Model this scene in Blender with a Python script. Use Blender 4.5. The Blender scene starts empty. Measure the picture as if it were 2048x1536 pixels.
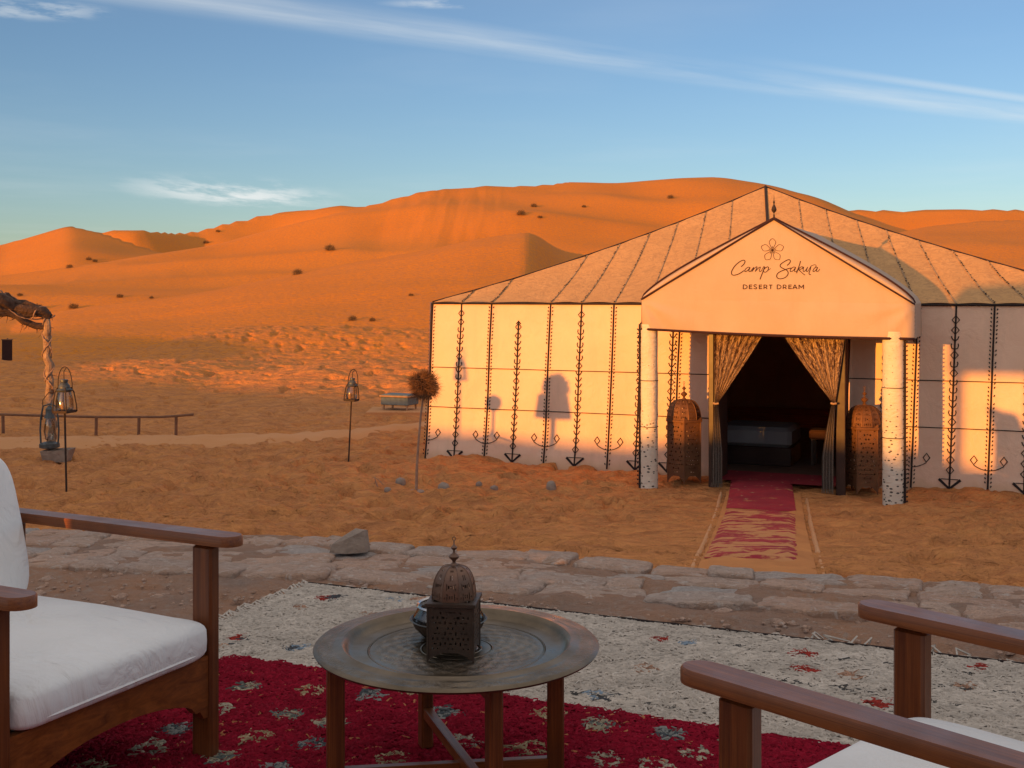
import bpy, math, random
import numpy as np
from math import sin, cos, pi, radians, sqrt, atan2
random.seed(7); rng = np.random.default_rng(7)
S = bpy.context.scene
COL = S.collection

# ------------------------------------------------------------------ camera, sky, sun
FPX, VH, CAMH = 2290.0, 590.0, 2.2          # focal length in photo pixels, horizon row, eye height above the sand
TERR = 0.8                                  # height of the seating terrace
cam = bpy.data.cameras.new('camera'); camo = bpy.data.objects.new('camera', cam); COL.objects.link(camo)
camo.location = (0, 0, CAMH); camo.rotation_euler = (radians(90), 0, 0)
cam.sensor_width = 36; cam.lens = 36 * FPX / 2048; cam.shift_y = -(768 - VH) / 2048
cam.clip_start = 0.05; cam.clip_end = 6000
S.camera = camo

SUN_EL = radians(4.0)
SD = (0.615, 0.789)                         # horizontal travel direction of the sunlight
sl = bpy.data.lights.new('sun', 'SUN'); sl.energy = 5.0; sl.angle = radians(0.45); sl.color = (1.0, 0.39, 0.05)
so = bpy.data.objects.new('sun', sl); COL.objects.link(so)
from mathutils import Vector, Matrix, noise as mnoise
so.rotation_euler = Vector((SD[0] * cos(SUN_EL), SD[1] * cos(SUN_EL), -sin(SUN_EL))).to_track_quat('-Z', 'Y').to_euler()

W = bpy.data.worlds.new('World'); S.world = W; W.use_nodes = True
wt = W.node_tree; wt.nodes.clear()
def wn(t, **k):
    n = wt.nodes.new(t)
    for a, b in k.items(): setattr(n, a, b)
    return n
def wmath(op, a, b=None, c=None):
    n = wn('ShaderNodeMath', operation=op)
    for i, x in enumerate((a, b, c)):
        if x is None: continue
        if isinstance(x, (int, float)): n.inputs[i].default_value = x
        else: wt.links.new(x, n.inputs[i])
    return n.outputs[0]
sky = wn('ShaderNodeTexSky', sky_type='NISHITA', sun_disc=False)
sky.sun_elevation = SUN_EL + radians(3.0); sky.sun_rotation = atan2(-SD[0], -SD[1])
sky.altitude = 700; sky.air_density = 1.0; sky.dust_density = 0.6; sky.ozone_density = 1.6
tc = wn('ShaderNodeTexCoord'); sep = wn('ShaderNodeSeparateXYZ'); wt.links.new(tc.outputs['Generated'], sep.inputs[0])
zc = wmath('MAXIMUM', sep.outputs[2], 0.02)
px = wmath('DIVIDE', sep.outputs[0], zc); py = wmath('DIVIDE', sep.outputs[1], zc)   # point on a high cloud sheet
comb = wn('ShaderNodeCombineXYZ'); wt.links.new(px, comb.inputs[0]); wt.links.new(py, comb.inputs[1])
def wnoise(scale, detail, vec, rough=0.55):
    n = wn('ShaderNodeTexNoise'); n.inputs['Scale'].default_value = scale; n.inputs['Detail'].default_value = detail
    n.inputs['Roughness'].default_value = rough; wt.links.new(vec, n.inputs['Vector']); return n.outputs['Fac']
def wmap(x, a, b, c=0.0, d=1.0):
    n = wn('ShaderNodeMapRange', interpolation_type='SMOOTHSTEP'); wt.links.new(x, n.inputs['Value'])
    for i, q in zip((1, 2, 3, 4), (a, b, c, d)): n.inputs[i].default_value = q
    return n.outputs[0]
# along / across coordinates of the long cirrus streak
along = wmath('ADD', wmath('MULTIPLY', px, 0.842), wmath('MULTIPLY', py, 0.539))
across = wmath('ADD', wmath('MULTIPLY', px, -0.539), wmath('MULTIPLY', py, 0.842))
cs = wn('ShaderNodeCombineXYZ'); wt.links.new(wmath('MULTIPLY', along, 0.22), cs.inputs[0]); wt.links.new(across, cs.inputs[1])
wob = wmath('MULTIPLY', wmath('SUBTRACT', wnoise(0.9, 2, cs.outputs[0]), 0.5), 0.30)
acw = wmath('ADD', across, wob)
dist = wmath('ABSOLUTE', wmath('SUBTRACT', acw, 3.84))
band = wmap(dist, 0.30, 0.02)
streak = wmath('MULTIPLY', band, wmap(wnoise(1.7, 6, cs.outputs[0], 0.6), 0.25, 0.75))
d2 = wmath('ABSOLUTE', wmath('SUBTRACT', acw, 3.52))
streak2 = wmath('MULTIPLY', wmath('MULTIPLY', wmap(d2, 0.12, 0.0), wmap(along, 3.2, 5.0)), 0.3)
# low bright cloud at the left above the dunes
gx = wmath('SUBTRACT', px, -2.75); gy = wmath('SUBTRACT', py, 11.4)
rr = wmath('SQRT', wmath('ADD', wmath('MULTIPLY', gx, gx), wmath('MULTIPLY', wmath('MULTIPLY', gy, gy), 0.28)))
cs3 = wn('ShaderNodeCombineXYZ'); wt.links.new(px, cs3.inputs[0]); wt.links.new(wmath('MULTIPLY', py, 0.35), cs3.inputs[1])
patch = wmath('MULTIPLY', wmap(rr, 1.25, 0.1), wmap(wnoise(1.6, 7, cs3.outputs[0], 0.62), 0.40, 0.62))
def blob(cx_, cy_, rx_, ry_):
    a_ = wmath('MULTIPLY', wmath('SUBTRACT', px, cx_), 1 / rx_); b_ = wmath('MULTIPLY', wmath('SUBTRACT', py, cy_), 1 / ry_)
    return wmap(wmath('SQRT', wmath('ADD', wmath('MULTIPLY', a_, a_), wmath('MULTIPLY', b_, b_))), 1.0, 0.25)
small = wmath('MULTIPLY', wmath('MAXIMUM', blob(-1.68, 4.02, .34, .20), blob(-.22, 3.93, .28, .09)), wmap(wnoise(5.0, 5, comb.outputs[0], 0.6), 0.40, 0.60))
patch = wmath('MAXIMUM', patch, wmath('MULTIPLY', small, 0.42))
veil = wmath('MULTIPLY', wmap(wnoise(0.35, 5, comb.outputs[0]), 0.45, 0.8), 0.10)
cl = wmath('MAXIMUM', wmath('MAXIMUM', wmath('MULTIPLY', streak, 0.50), streak2), wmath('MAXIMUM', wmath('MULTIPLY', patch, 0.85), veil))
cl = wmath('MULTIPLY', cl, wmap(sep.outputs[2], 0.02, 0.06))
hs = wn('ShaderNodeHueSaturation'); hs.inputs['Saturation'].default_value = 1.0
wt.links.new(sky.outputs[0], hs.inputs['Color'])
SKY_TINT = (1.0, 1.13, 1.40, 1)
mixt = wn('ShaderNodeMix', data_type='RGBA', blend_type='MULTIPLY'); mixt.inputs[0].default_value = 1
# added fill: sky brightened and warmed towards the low sun behind the viewer
sdot = wmath('ADD', wmath('MULTIPLY', sep.outputs[0], -SD[0] * cos(SUN_EL)), wmath('ADD', wmath('MULTIPLY', sep.outputs[1], -SD[1] * cos(SUN_EL)), wmath('MULTIPLY', sep.outputs[2], sin(SUN_EL))))
glow = wmap(sdot, -0.45, 0.55)
GLOW = 0.3
gc = wn('ShaderNodeCombineXYZ')
for i_, (t_, g_) in enumerate(zip(SKY_TINT[:3], (1.12, 0.95, 0.72))): wt.links.new(wmath('ADD', wmath('MULTIPLY', glow, GLOW * g_), t_), gc.inputs[i_])
wt.links.new(hs.outputs[0], mixt.inputs[6]); wt.links.new(gc.outputs[0], mixt.inputs[7])
mixc = wn('ShaderNodeMix', data_type='RGBA'); wt.links.new(cl, mixc.inputs[0]); wt.links.new(mixt.outputs[2], mixc.inputs[6])
mixc.inputs[7].default_value = (7.2, 7.4, 7.3, 1)
# added fill: the upper sky is brightened to lift the ambient light
zenith_fill = wmath('MULTIPLY', wmap(sep.outputs[2], 0.20, 0.62), wmath('ADD', 0.82, wmath('MULTIPLY', wnoise(0.5, 4, comb.outputs[0]), 0.12)))
mix_fill = wn('ShaderNodeMix', data_type='RGBA'); wt.links.new(zenith_fill, mix_fill.inputs[0]); wt.links.new(mixc.outputs[2], mix_fill.inputs[6])
mix_fill.inputs[7].default_value = (5.7, 5.4, 5.3, 1); mixc = mix_fill
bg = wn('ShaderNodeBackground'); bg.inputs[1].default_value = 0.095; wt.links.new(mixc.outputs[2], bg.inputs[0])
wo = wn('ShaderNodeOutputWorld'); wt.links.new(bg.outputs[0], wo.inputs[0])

S.view_settings.view_transform = 'Standard'; S.view_settings.look = 'None'
S.view_settings.exposure = 0.34; S.view_settings.gamma = 1.0; S.view_settings.use_curve_mapping = False
S.render.engine = 'CYCLES'
S.cycles.max_bounces = 6; S.cycles.diffuse_bounces = 3; S.cycles.transparent_max_bounces = 16

# ------------------------------------------------------------------ numpy noise
_perm = rng.permutation(256); _perm = np.concatenate([_perm, _perm])
_ga = rng.random(256) * 2 * pi; _gx, _gy = np.cos(_ga), np.sin(_ga)
def perlin(x, y):
    x = np.asarray(x, float); y = np.asarray(y, float)
    xi = np.floor(x).astype(int); yi = np.floor(y).astype(int); xf = x - xi; yf = y - yi
    xi &= 255; yi &= 255
    u = xf * xf * xf * (xf * (xf * 6 - 15) + 10); v = yf * yf * yf * (yf * (yf * 6 - 15) + 10)
    def g(ix, iy, dx, dy):
        h = _perm[_perm[ix & 255] + (iy & 255)]; return _gx[h] * dx + _gy[h] * dy
    a = g(xi, yi, xf, yf); b = g(xi + 1, yi, xf - 1, yf); c = g(xi, yi + 1, xf, yf - 1); d = g(xi + 1, yi + 1, xf - 1, yf - 1)
    return (a + (b - a) * u) * (1 - v) + (c + (d - c) * u) * v
def fbm(x, y, o=3, g=0.5):
    s = 0; a = 1.0
    for i in range(o):
        s = s + a * perlin(x + 17.3 * i, y - 9.1 * i); x = x * 2.03; y = y * 2.03; a *= g
    return s
def sm(a, b, x):
    t = np.clip((np.asarray(x, float) - a) / (b - a), 0, 1); return t * t * (3 - 2 * t)

# ------------------------------------------------------------------ terrain height
# dunes: crest row in the photo against column, with the distance of the crest and of the foot
DUNES = [
  # us, vs(crest), Yc, Yfoot, back width, front power
  ([-700,-300,0,140,200,350,460,700],[500,505,497,454,472,508,560,600],[230,230,230,232,225,215,205,200],[150,150,150,150,150,150,150,150],24,1.0),
  ([-700,0,100,190,270,320,400,550,680,740,860],[520,500,470,463,461,468,462,425,409,411,420],[262,262,262,262,262,265,280,300,300,300,300],[238]*11,80,1.0),
  ([-900,-300,0,150,300,430,600,700,760,860,960,1110,1200,1340,1450,1530,1650,1800,1900,2100],
   [640,620,573,540,507,490,452,425,411,383,373,374,362,355,361,374,405,455,490,540],
   [150,150,160,165,175,180,190,195,200,205,210,215,225,230,230,230,225,220,215,215],
   [108,108,110,112,114,116,120,124,126,126,126,128,130,132,132,132,132,130,130,130],90,.80),
  ([-900,-200,0,105,357,588,860,950,1060,1085,1125,1190,1300,1500,1900],
   [660,668,660,630,594,551,506,488,476,490,512,522,535,560,580],
   [78,78,78,80,84,88,92,94,95,98,103,108,110,110,110],
   [52,52,52,52,53,53,54,55,57,62,72,84,90,90,90],14,.70),
  ([1500,1650,1780,1850,1950,2048,2300,2700,3200],[560,500,470,456,447,443,440,455,520],[160]*9,[70]*9,70,1.0),
]
FOOT = []
_fr = random.Random(4)
for (ax, ay, bx, by) in ((-5.5, 10.2, .6, 12.4), (-6, 12.6, 2.0, 9.0), (-1.5, 9.0, 1.9, 12.6), (3.4, 11.6, 7, 8.8), (-7, 16, -1.6, 12.2), (-9, 19.5, -2.5, 16.5), (3.3, 9.6, 6, 11.2), (-8, 22, -1, 20)):
    L_ = math.hypot(bx - ax, by - ay); a_ = atan2(by - ay, bx - ax); k_ = int(L_ / .36)
    for i_ in range(k_):
        w_ = .09 * (1 if i_ % 2 else -1) + _fr.uniform(-.03, .03); q_ = i_ / k_ * L_ + _fr.uniform(-.05, .05); cu = .35 * sin(i_ / k_ * 5 + ax)
        FOOT.append((ax + cos(a_) * q_ - sin(a_) * (w_ + cu), ay + sin(a_) * q_ + cos(a_) * (w_ + cu), a_ + _fr.uniform(-.25, .25)))
def _dense(us, vals):
    g = np.arange(-1500, 3700, 10.0); f = np.interp(g, us, vals); k = np.exp(-(np.arange(-9, 10) / 1.8) ** 2); k /= k.sum()
    return g, np.convolve(np.pad(f, 9, mode='edge'), k, 'valid')
DTAB = [( _dense(d[0], d[1]), _dense(d[0], d[2]), _dense(d[0], d[3]), d[4], d[5]) for d in DUNES]
def height(x, y, detail=True):
    x = np.asarray(x, float); y = np.asarray(y, float)
    r = np.hypot(x, y); th = np.arctan2(x, y)
    thc = np.clip(th, -0.72, 0.72); u = 1024 + FPX * np.tan(thc); yy = r * np.cos(thc)
    fade = 1 - sm(1.0, 1.6, np.abs(th))
    wy = yy + 9 * fbm(x / 38 + 5, yy / 38, 2) * sm(60, 110, yy)
    h = np.zeros_like(r)
    for ((gv, vv), (gc, vc), (gf, vf), bw, pw) in DTAB:
        V = np.interp(u, gv, vv); C = np.interp(u, gc, vc); F = np.interp(u, gf, vf)
        top = np.maximum(CAMH + (VH - V) * C / FPX, 0.0)
        s = np.clip((wy - F) / (C - F), 0, 1)
        fr = s ** pw * 0.75 + 0.25 * sm(0, 1, s)
        bk = 1 - np.clip((wy - C) / bw, 0, 1); bk = bk ** 1.1
        k = top * np.where(wy < C, fr, bk)
        w = np.clip(np.minimum(h, k), 0.01, 2.0); dd = np.maximum(w - np.abs(h - k), 0)          # smooth maximum
        h = np.maximum(h, k) + dd * dd / (4 * w)
    h = h * fade
    # open flat between camp and dunes
    flat = 1 - sm(55, 90, r)
    h = h + 0.5 * sm(16, 34, r) * (fbm(x / 19 + 3.1, y / 8.5 + 1.7, 2) * 0.9) * (0.35 + 0.65 * flat)
    h = h + 0.35 * np.exp(-((x + 3.5) / 6.5) ** 2 - ((y - 31) / 5.0) ** 2)
    calm = 1 - .85 * sm(1620, 1720, u)
    h = h + sm(80, 160, r) * calm * 0.7 * fbm(x / 34, y / 28, 2)
    # secondary wind-shaped crests, sharp on top and hollow between
    h = h + sm(62, 110, r) * calm * (1.7 - .9 * sm(150, 205, r)) * 1.7 * (0.34 - np.abs(perlin((x + .8 * y) / 58.0 + .7, (y - .45 * x) / 31.0 + 2.2))) * fade
    # wind-cut lips on the flat, steep on the lee side, that throw long shadow bands
    for (xa, xb, ya, sl_, hh_, wf, wb) in ((-20, -5.5, 30.0, .10, .30, 10, 3.0), (-7.5, 1.5, 27.5, .12, .38, 7, 2.6), (-16, -6, 23.5, .10, .22, 5, 1.8), (-14, 4, 44, .1, .9, 12, 5)):
        s_ = y - ya - sl_ * (x - xa) + 1.6 * perlin(x / 5.0, 3.3 + 0 * x)
        h = h + hh_ * np.where(s_ < 0, sm(-wf, 0, s_), 1 - sm(0, wb, s_)) * sm(xa, xa + 3.5, x) * (1 - sm(xb - 3.5, xb, x))
    # rise towards the terrace
    h = h + 0.30 * (1 - sm(6.5, 12.0, y)) * (np.abs(th) < 1.6)
    # unseen low ridge added behind the camp, crest shaped to shade the foreground
    al = x * SD[0] + y * SD[1]; la = x * SD[1] - y * SD[0]
    crest = 2.62 + 0.26 * sm(-7.6, -6.6, la) * (1 - sm(-4.4, -3.8, la)) + 0.22 * (1 - sm(-12.5, -11, la)) + 1.15 * (1 - sm(-32, -25, la)) + 0.12 * fbm(la / 6.0, 0.3 + 0 * la, 2)
    k = crest * np.exp(-((al + 22) / 8.0) ** 2) * (sm(-95, -75, la) * (1 - sm(60, 80, la)))
    h = np.where(al < -2, np.maximum(h, k), h)
    # drift swept against the big tent
    lx = (x - TL[0]) * TA[0] + (y - TL[1]) * TA[1]; ly = -((x - TL[0]) * TN[0] + (y - TL[1]) * TN[1])
    near = np.exp(-(np.minimum(ly, 0) / 0.35) ** 2) * sm(-0.5, 0.3, lx) * (1 - sm(8.6, 9.2, lx)) * (1 - sm(3.0, 3.4, lx) * (1 - sm(6.3, 6.8, lx)))
    h = h + 0.022 * near * (1 + 0.8 * perlin(lx * 1.6, 0.5 + 0 * lx)) * (ly < 0.6)
    if detail:
        smooth = 1 - 0.70 * np.exp(-((lx - 4.8) / 1.5) ** 2) * (ly < 0.5) * (ly > -7)       # trodden smooth in front of the door
        inside = (lx > 0) & (lx < 8.6) & (ly > 0.05)
        am = (sm(4, 7, r) * (1 - sm(38, 60, r)) + .25 * (1 - sm(60, 90, r)) * sm(30, 50, r)) * smooth
        nr_ = 1 - sm(16, 23, r); lumps = fbm(x / 0.95, y / 0.50, 2) * (0.055 + .03 * nr_) + np.abs(fbm(x / 0.52 + 7, y / 0.27, 3)) * -(0.050 + .11 * nr_)
        wide = fbm(x / 2.6, y / 2.1, 2) * 0.05 + nr_ * .030 * np.abs(fbm(x / 0.24 + 3, y / 0.13, 2))
        foot = -(0.05 + .03 * nr_) * sm(0.28, 0.38, fbm(x / 0.42 + 31, y / 0.42 + 11, 1)) * (1 + sm(20, 26, r))
        h = h + np.where(inside, 0, am * (lumps * (1 + .35 * sm(17, 26, r)) + wide + foot))
        for (fx, fy, fa) in FOOT:
            q = np.nonzero((np.abs(x - fx) < .35) & (np.abs(y - fy) < .35))
            if len(q[0]) == 0: continue
            ex = (x[q] - fx) * cos(fa) + (y[q] - fy) * sin(fa); ey = -(x[q] - fx) * sin(fa) + (y[q] - fy) * cos(fa); d = np.sqrt((ex / .15) ** 2 + (ey / .062) ** 2)
            h[q] += -.042 * (1 - sm(.75, 1.1, d)) + .016 * np.exp(-((d - 1.35) / .28) ** 2)
        # small crumbly relief on the dune faces
        flu = np.exp(-((u - 890) / 120.0) ** 2) * sm(140, 165, r) * (1 - sm(200, 215, r))
        h = h + sm(100, 160, r) * (0.07 * fbm(x / 2.6 + y / 9, y / 12.0, 2)) * sm(0.05, 0.5, fbm(x / 40 + 9, y / 30, 1)) + 0.16 * flu * fbm(x / 1.9, y / 26.0, 2)
    return h
_L = np.array([-1.164, 15.5]); _A = np.array([0.923, -0.385]); _A = _A / np.hypot(*_A); _N = np.array([_A[1], -_A[0]])
TL, TA, TN = _L, _A, _N                     # tent corner, direction along its front wall, outward normal (towards the camera)
TROT = atan2(TA[1], TA[0])

def hgt(x, y, detail=True): return float(height(np.array([x]), np.array([y]), detail)[0])
def at(u, v, z):                            # point where the sight line through a photo pixel reaches height z
    Y = (CAMH - z) * FPX / (v - VH); return ((u - 1024) * Y / FPX, Y, z)
def hit(u, v, y0=8.0, y1=420.0):            # where that sight line meets the sand
    ys = np.exp(np.linspace(math.log(y0), math.log(y1), 3000)); xs = (u - 1024) / FPX * ys
    zr = CAMH - (v - VH) / FPX * ys; hh = height(xs, ys, False)
    k = np.argmax(hh >= zr)
    return float(xs[k]), float(ys[k]), float(hh[k])

# ------------------------------------------------------------------ materials
def mat(name):
    m = bpy.data.materials.new(name); m.use_nodes = True; nt = m.node_tree
    b = nt.nodes['Principled BSDF']; return m, nt, b
def N(nt, t, **k):
    n = nt.nodes.new(t)
    for a, b in k.items(): setattr(n, a, b)
    return n
def coords(nt, kind='Object', scale=(1, 1, 1), rot=(0, 0, 0)):
    t = N(nt, 'ShaderNodeTexCoord'); mp = N(nt, 'ShaderNodeMapping'); mp.inputs['Scale'].default_value = scale
    mp.inputs['Rotation'].default_value = rot
    nt.links.new(t.outputs[kind], mp.inputs[0]); return mp.outputs[0]
def noise(nt, vec, scale, detail=4, rough=0.55, dist=0.0):
    n = N(nt, 'ShaderNodeTexNoise'); n.inputs['Scale'].default_value = scale; n.inputs['Detail'].default_value = detail
    n.inputs['Roughness'].default_value = rough; n.inputs['Distortion'].default_value = dist
    nt.links.new(vec, n.inputs['Vector']); return n.outputs['Fac']
def ramp(nt, fac, stops):
    r = N(nt, 'ShaderNodeValToRGB'); e = r.color_ramp.elements
    while len(e) < len(stops): e.new(0.5)
    for i, (p, c) in enumerate(stops): e[i].position = p; e[i].color = tuple(c) + ((1,) if len(c) == 3 else ())
    nt.links.new(fac, r.inputs[0]); return r.outputs[0]
def mixc_(nt, fac, a, b, mode='MIX'):
    n = N(nt, 'ShaderNodeMix', data_type='RGBA', blend_type=mode)
    if isinstance(fac, (int, float)): n.inputs[0].default_value = fac
    else: nt.links.new(fac, n.inputs[0])
    for i, x in ((6, a), (7, b)):
        if isinstance(x, tuple): n.inputs[i].default_value = x + (1,) if len(x) == 3 else x
        else: nt.links.new(x, n.inputs[i])
    return n.outputs[2]
def mth(nt, op, a, b=None):
    n = N(nt, 'ShaderNodeMath', operation=op)
    for i, x in enumerate((a, b)):
        if x is None: continue
        if isinstance(x, (int, float)): n.inputs[i].default_value = x
        else: nt.links.new(x, n.inputs[i])
    return n.outputs[0]
def bump(nt, b, h, strength=0.3, dist=0.01, prev=None):
    n = N(nt, 'ShaderNodeBump'); n.inputs['Strength'].default_value = strength; n.inputs['Distance'].default_value = dist
    nt.links.new(h, n.inputs['Height'])
    if prev is not None: nt.links.new(prev, n.inputs['Normal'])
    nt.links.new(n.outputs[0], b.inputs['Normal']); return n.outputs[0]
def setc(nt, b, c):
    if isinstance(c, tuple): b.inputs['Base Color'].default_value = c + (1,)
    else: nt.links.new(c, b.inputs['Base Color'])
def simple(name, c1, c2=None, scale=6.0, rough=0.8, metal=0.0, bs=0.2, bscale=None, bd=0.004, spec=0.3, stretch=(1, 1, 1)):
    m, nt, b = mat(name); v = coords(nt, 'Object', stretch)
    setc(nt, b, ramp(nt, noise(nt, v, scale, 6), [(0.3, c1), (0.7, c2 or c1)]))
    b.inputs['Roughness'].default_value = rough; b.inputs['Metallic'].default_value = metal
    b.inputs['Specular IOR Level'].default_value = spec
    if bs: bump(nt, b, noise(nt, v, bscale or scale * 6, 5), bs, bd)
    return m
M = {}
# sand
m, nt, b = mat('sand'); v = coords(nt)
big = noise(nt, v, 0.045, 4); mid = noise(nt, v, 0.9, 5); fine = noise(nt, v, 9, 6, 0.65)
c = ramp(nt, big, [(0.3, (0.62, 0.252, 0.078)), (0.7, (0.70, 0.29, 0.096))])
c = mixc_(nt, mth(nt, 'MULTIPLY', ramp(nt, mid, [(0.4, (0, 0, 0)), (0.75, (1, 1, 1))]), 0.35), c, (0.54, 0.235, 0.10))
c = mixc_(nt, mth(nt, 'MULTIPLY', fine, 0.35), c, (0.50, 0.20, 0.075))
gp = N(nt, 'ShaderNodeSeparateXYZ'); nt.links.new(v, gp.inputs[0])
far_ = N(nt, 'ShaderNodeMapRange'); nt.links.new(mth(nt, 'ADD', gp.outputs[1], mth(nt, 'MULTIPLY', noise(nt, v, 0.05, 4), 40)), far_.inputs[0]); far_.inputs[1].default_value = 36; far_.inputs[2].default_value = 66
c = mixc_(nt, far_.outputs[0], c, ramp(nt, big, [(0.3, (0.66, 0.200, 0.012)), (0.7, (0.74, 0.235, 0.018))]))   # the dune sand is redder than the trodden sand of the camp
mot = noise(nt, coords(nt, 'Object', (1, 1.9, 1)), 3.2, 7, 0.72, 0.8)  # mottle painted into the colour in place of ripple shading
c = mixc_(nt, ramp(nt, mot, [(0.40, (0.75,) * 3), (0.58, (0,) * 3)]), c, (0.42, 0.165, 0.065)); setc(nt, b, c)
b.inputs['Roughness'].default_value = 0.95; b.inputs['Specular IOR Level'].default_value = 0.1
v2 = coords(nt, 'Object', (1, 1, 1), (0, 0, 0.5))
wv = N(nt, 'ShaderNodeTexWave', wave_type='BANDS', bands_direction='Y'); wv.inputs['Scale'].default_value = 1.4; wv.inputs['Distortion'].default_value = 5; wv.inputs['Detail'].default_value = 3; wv.inputs['Detail Scale'].default_value = 1.2
nt.links.new(v2, wv.inputs['Vector'])
camp = mth(nt, 'SUBTRACT', 1.0, far_.outputs[0])
p = bump(nt, b, wv.outputs['Fac'], 0.12, 0.02); p = bump(nt, b, mth(nt, 'MULTIPLY', noise(nt, coords(nt, 'Object', (1, 1.5, 1)), 2.3, 5, 0.65, 0.6), camp), 1.0, 0.16, p); p = bump(nt, b, noise(nt, coords(nt, 'Object', (1, 1.7, 1)), 4.2, 7, 0.62, 0.5), 1.0, 0.06, p); bump(nt, b, noise(nt, v, 60, 3), 0.25, 0.003, p)
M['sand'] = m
M['path'] = simple('packed_sand', (0.60, 0.285, 0.125), (0.56, 0.25, 0.095), 1.2, 0.95, bs=0.4, bscale=14, bd=0.01, spec=0.1)
M['mat_sandy'] = simple('sandy_matting', (0.60, 0.25, 0.085), (0.46, 0.185, 0.070), 3.0, 0.95, bs=0.5, bscale=22, bd=0.008, spec=0.1)
M['pale_cloth_edge'] = simple('pale_edging_cloth', (0.62, 0.33, 0.17), (0.57, 0.25, 0.095), 9.0, 0.95, bs=0.4)

def canvas(name, c1, c2, dirt, weave=160, wr=0.6):
    m, nt, b = mat(name); v = coords(nt)
    c = ramp(nt, noise(nt, v, 1.3, 6, 0.6), [(0.3, c1), (0.72, c2)])
    st = ramp(nt, noise(nt, coords(nt, 'Object', (3.0, 3.0, 0.6)), 1.6, 6, 0.65), [(0.52, (0, 0, 0)), (0.75, (1, 1, 1))])
    c = mixc_(nt, mth(nt, 'MULTIPLY', st, 0.45), c, dirt)
    g = N(nt, 'ShaderNodeSeparateXYZ'); nt.links.new(coords(nt), g.inputs[0])
    low = N(nt, 'ShaderNodeMapRange'); nt.links.new(mth(nt, 'ADD', g.outputs[2], mth(nt, 'MULTIPLY', noise(nt, v, 3.5, 4), 0.14)), low.inputs[0])
    low.inputs[1].default_value = 0.20; low.inputs[2].default_value = 0.05; low.inputs[3].default_value = 0; low.inputs[4].default_value = 0.7
    c = mixc_(nt, low.outputs[0], c, (0.60, 0.36, 0.2)); setc(nt, b, c)
    b.inputs['Roughness'].default_value = 0.9; b.inputs['Specular IOR Level'].default_value = 0.15
    p = bump(nt, b, noise(nt, v, 4.5, 5, 0.6, 0.6), wr, 0.03); bump(nt, b, noise(nt, v, weave, 2), 0.25, 0.002, p)
    return m
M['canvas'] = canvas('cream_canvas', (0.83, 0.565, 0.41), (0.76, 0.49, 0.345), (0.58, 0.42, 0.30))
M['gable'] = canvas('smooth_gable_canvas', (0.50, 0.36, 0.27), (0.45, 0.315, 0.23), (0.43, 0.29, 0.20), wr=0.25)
# woven roof cloth: coarse diagonal crinkle
m, nt, b = mat('woven_roof'); v = coords(nt)
c = ramp(nt, noise(nt, v, 2.2, 7, 0.65), [(0.3, (0.56, 0.295, 0.12)), (0.7, (0.66, 0.35, 0.145))])
cr = noise(nt, coords(nt, 'Object', (1, 1, 1), (0.0, 0.0, 0.7)), 9, 8, 0.7, 1.6)
c = mixc_(nt, ramp(nt, cr, [(0.40, (0.75, 0.75, 0.75)), (0.56, (0, 0, 0))]), c, (0.45, 0.235, 0.105)); setc(nt, b, c)
b.inputs['Roughness'].default_value = 0.95; b.inputs['Specular IOR Level'].default_value = 0.1
p = bump(nt, b, cr, 0.6, 0.022); bump(nt, b, noise(nt, v, 45, 4), 0.4, 0.006, p)
M['roof'] = m
M['black'] = simple('black_braid', (0.018, 0.012, 0.012), (0.035, 0.022, 0.02), 30, 0.85, bs=0.3, bscale=80, bd=0.003)
M['ink'] = simple('dark_brown_print', (0.030, 0.010, 0.012), (0.045, 0.016, 0.016), 20, 0.8, bs=0)
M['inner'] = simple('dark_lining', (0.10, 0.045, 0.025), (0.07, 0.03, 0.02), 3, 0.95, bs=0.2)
M['seamgold'] = simple('raised_roof_seam', (0.46, 0.28, 0.14), (0.30, 0.18, 0.10), 14, 0.9, bs=0.5, bscale=50, bd=0.004)

def wood(name, c1, c2, rough=0.38, scale=14, gs=(.45, 1.7, 1.7)):
    m, nt, b = mat(name); v = coords(nt, 'Generated', gs); o = coords(nt, 'Object')
    g = noise(nt, coords(nt, 'Object', (1, 1, 1)), 5, 6, 0.6, 0.8)
    gr = noise(nt, v, scale / 4, 7, 0.7, 1.2)
    c = ramp(nt, gr, [(0.3, c1), (0.7, c2)])
    c = mixc_(nt, mth(nt, 'MULTIPLY', ramp(nt, g, [(0.5, (0, 0, 0)), (0.8, (1, 1, 1))]), 0.5), c, tuple(q * 0.5 for q in c1)); setc(nt, b, c)
    nt.links.new(ramp(nt, noise(nt, o, 9, 5), [(0.3, (rough - 0.08,) * 3), (0.75, (rough + 0.2,) * 3)]), b.inputs['Roughness'])
    b.inputs['Specular IOR Level'].default_value = 0.25; b.inputs['Coat Weight'].default_value = 0.35; b.inputs['Coat Roughness'].default_value = 0.30
    bump(nt, b, gr, 0.25, 0.002); return m
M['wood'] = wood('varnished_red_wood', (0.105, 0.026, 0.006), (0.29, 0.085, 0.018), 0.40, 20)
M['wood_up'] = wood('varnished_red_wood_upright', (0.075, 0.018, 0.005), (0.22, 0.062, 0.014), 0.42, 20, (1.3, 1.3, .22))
M['wood_dark'] = wood('dark_frame_wood', (0.030, 0.012, 0.008), (0.055, 0.022, 0.013), 0.55)
M['bark'] = simple('rope_wrapped_log', (0.42, 0.28, 0.18), (0.20, 0.12, 0.08), 16, 0.95, bs=0.9, bscale=35, bd=0.02)
M['bark_dark'] = simple('weathered_branch', (0.13, 0.075, 0.05), (0.06, 0.034, 0.024), 16, 0.95, bs=0.9, bscale=35, bd=0.02)
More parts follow.
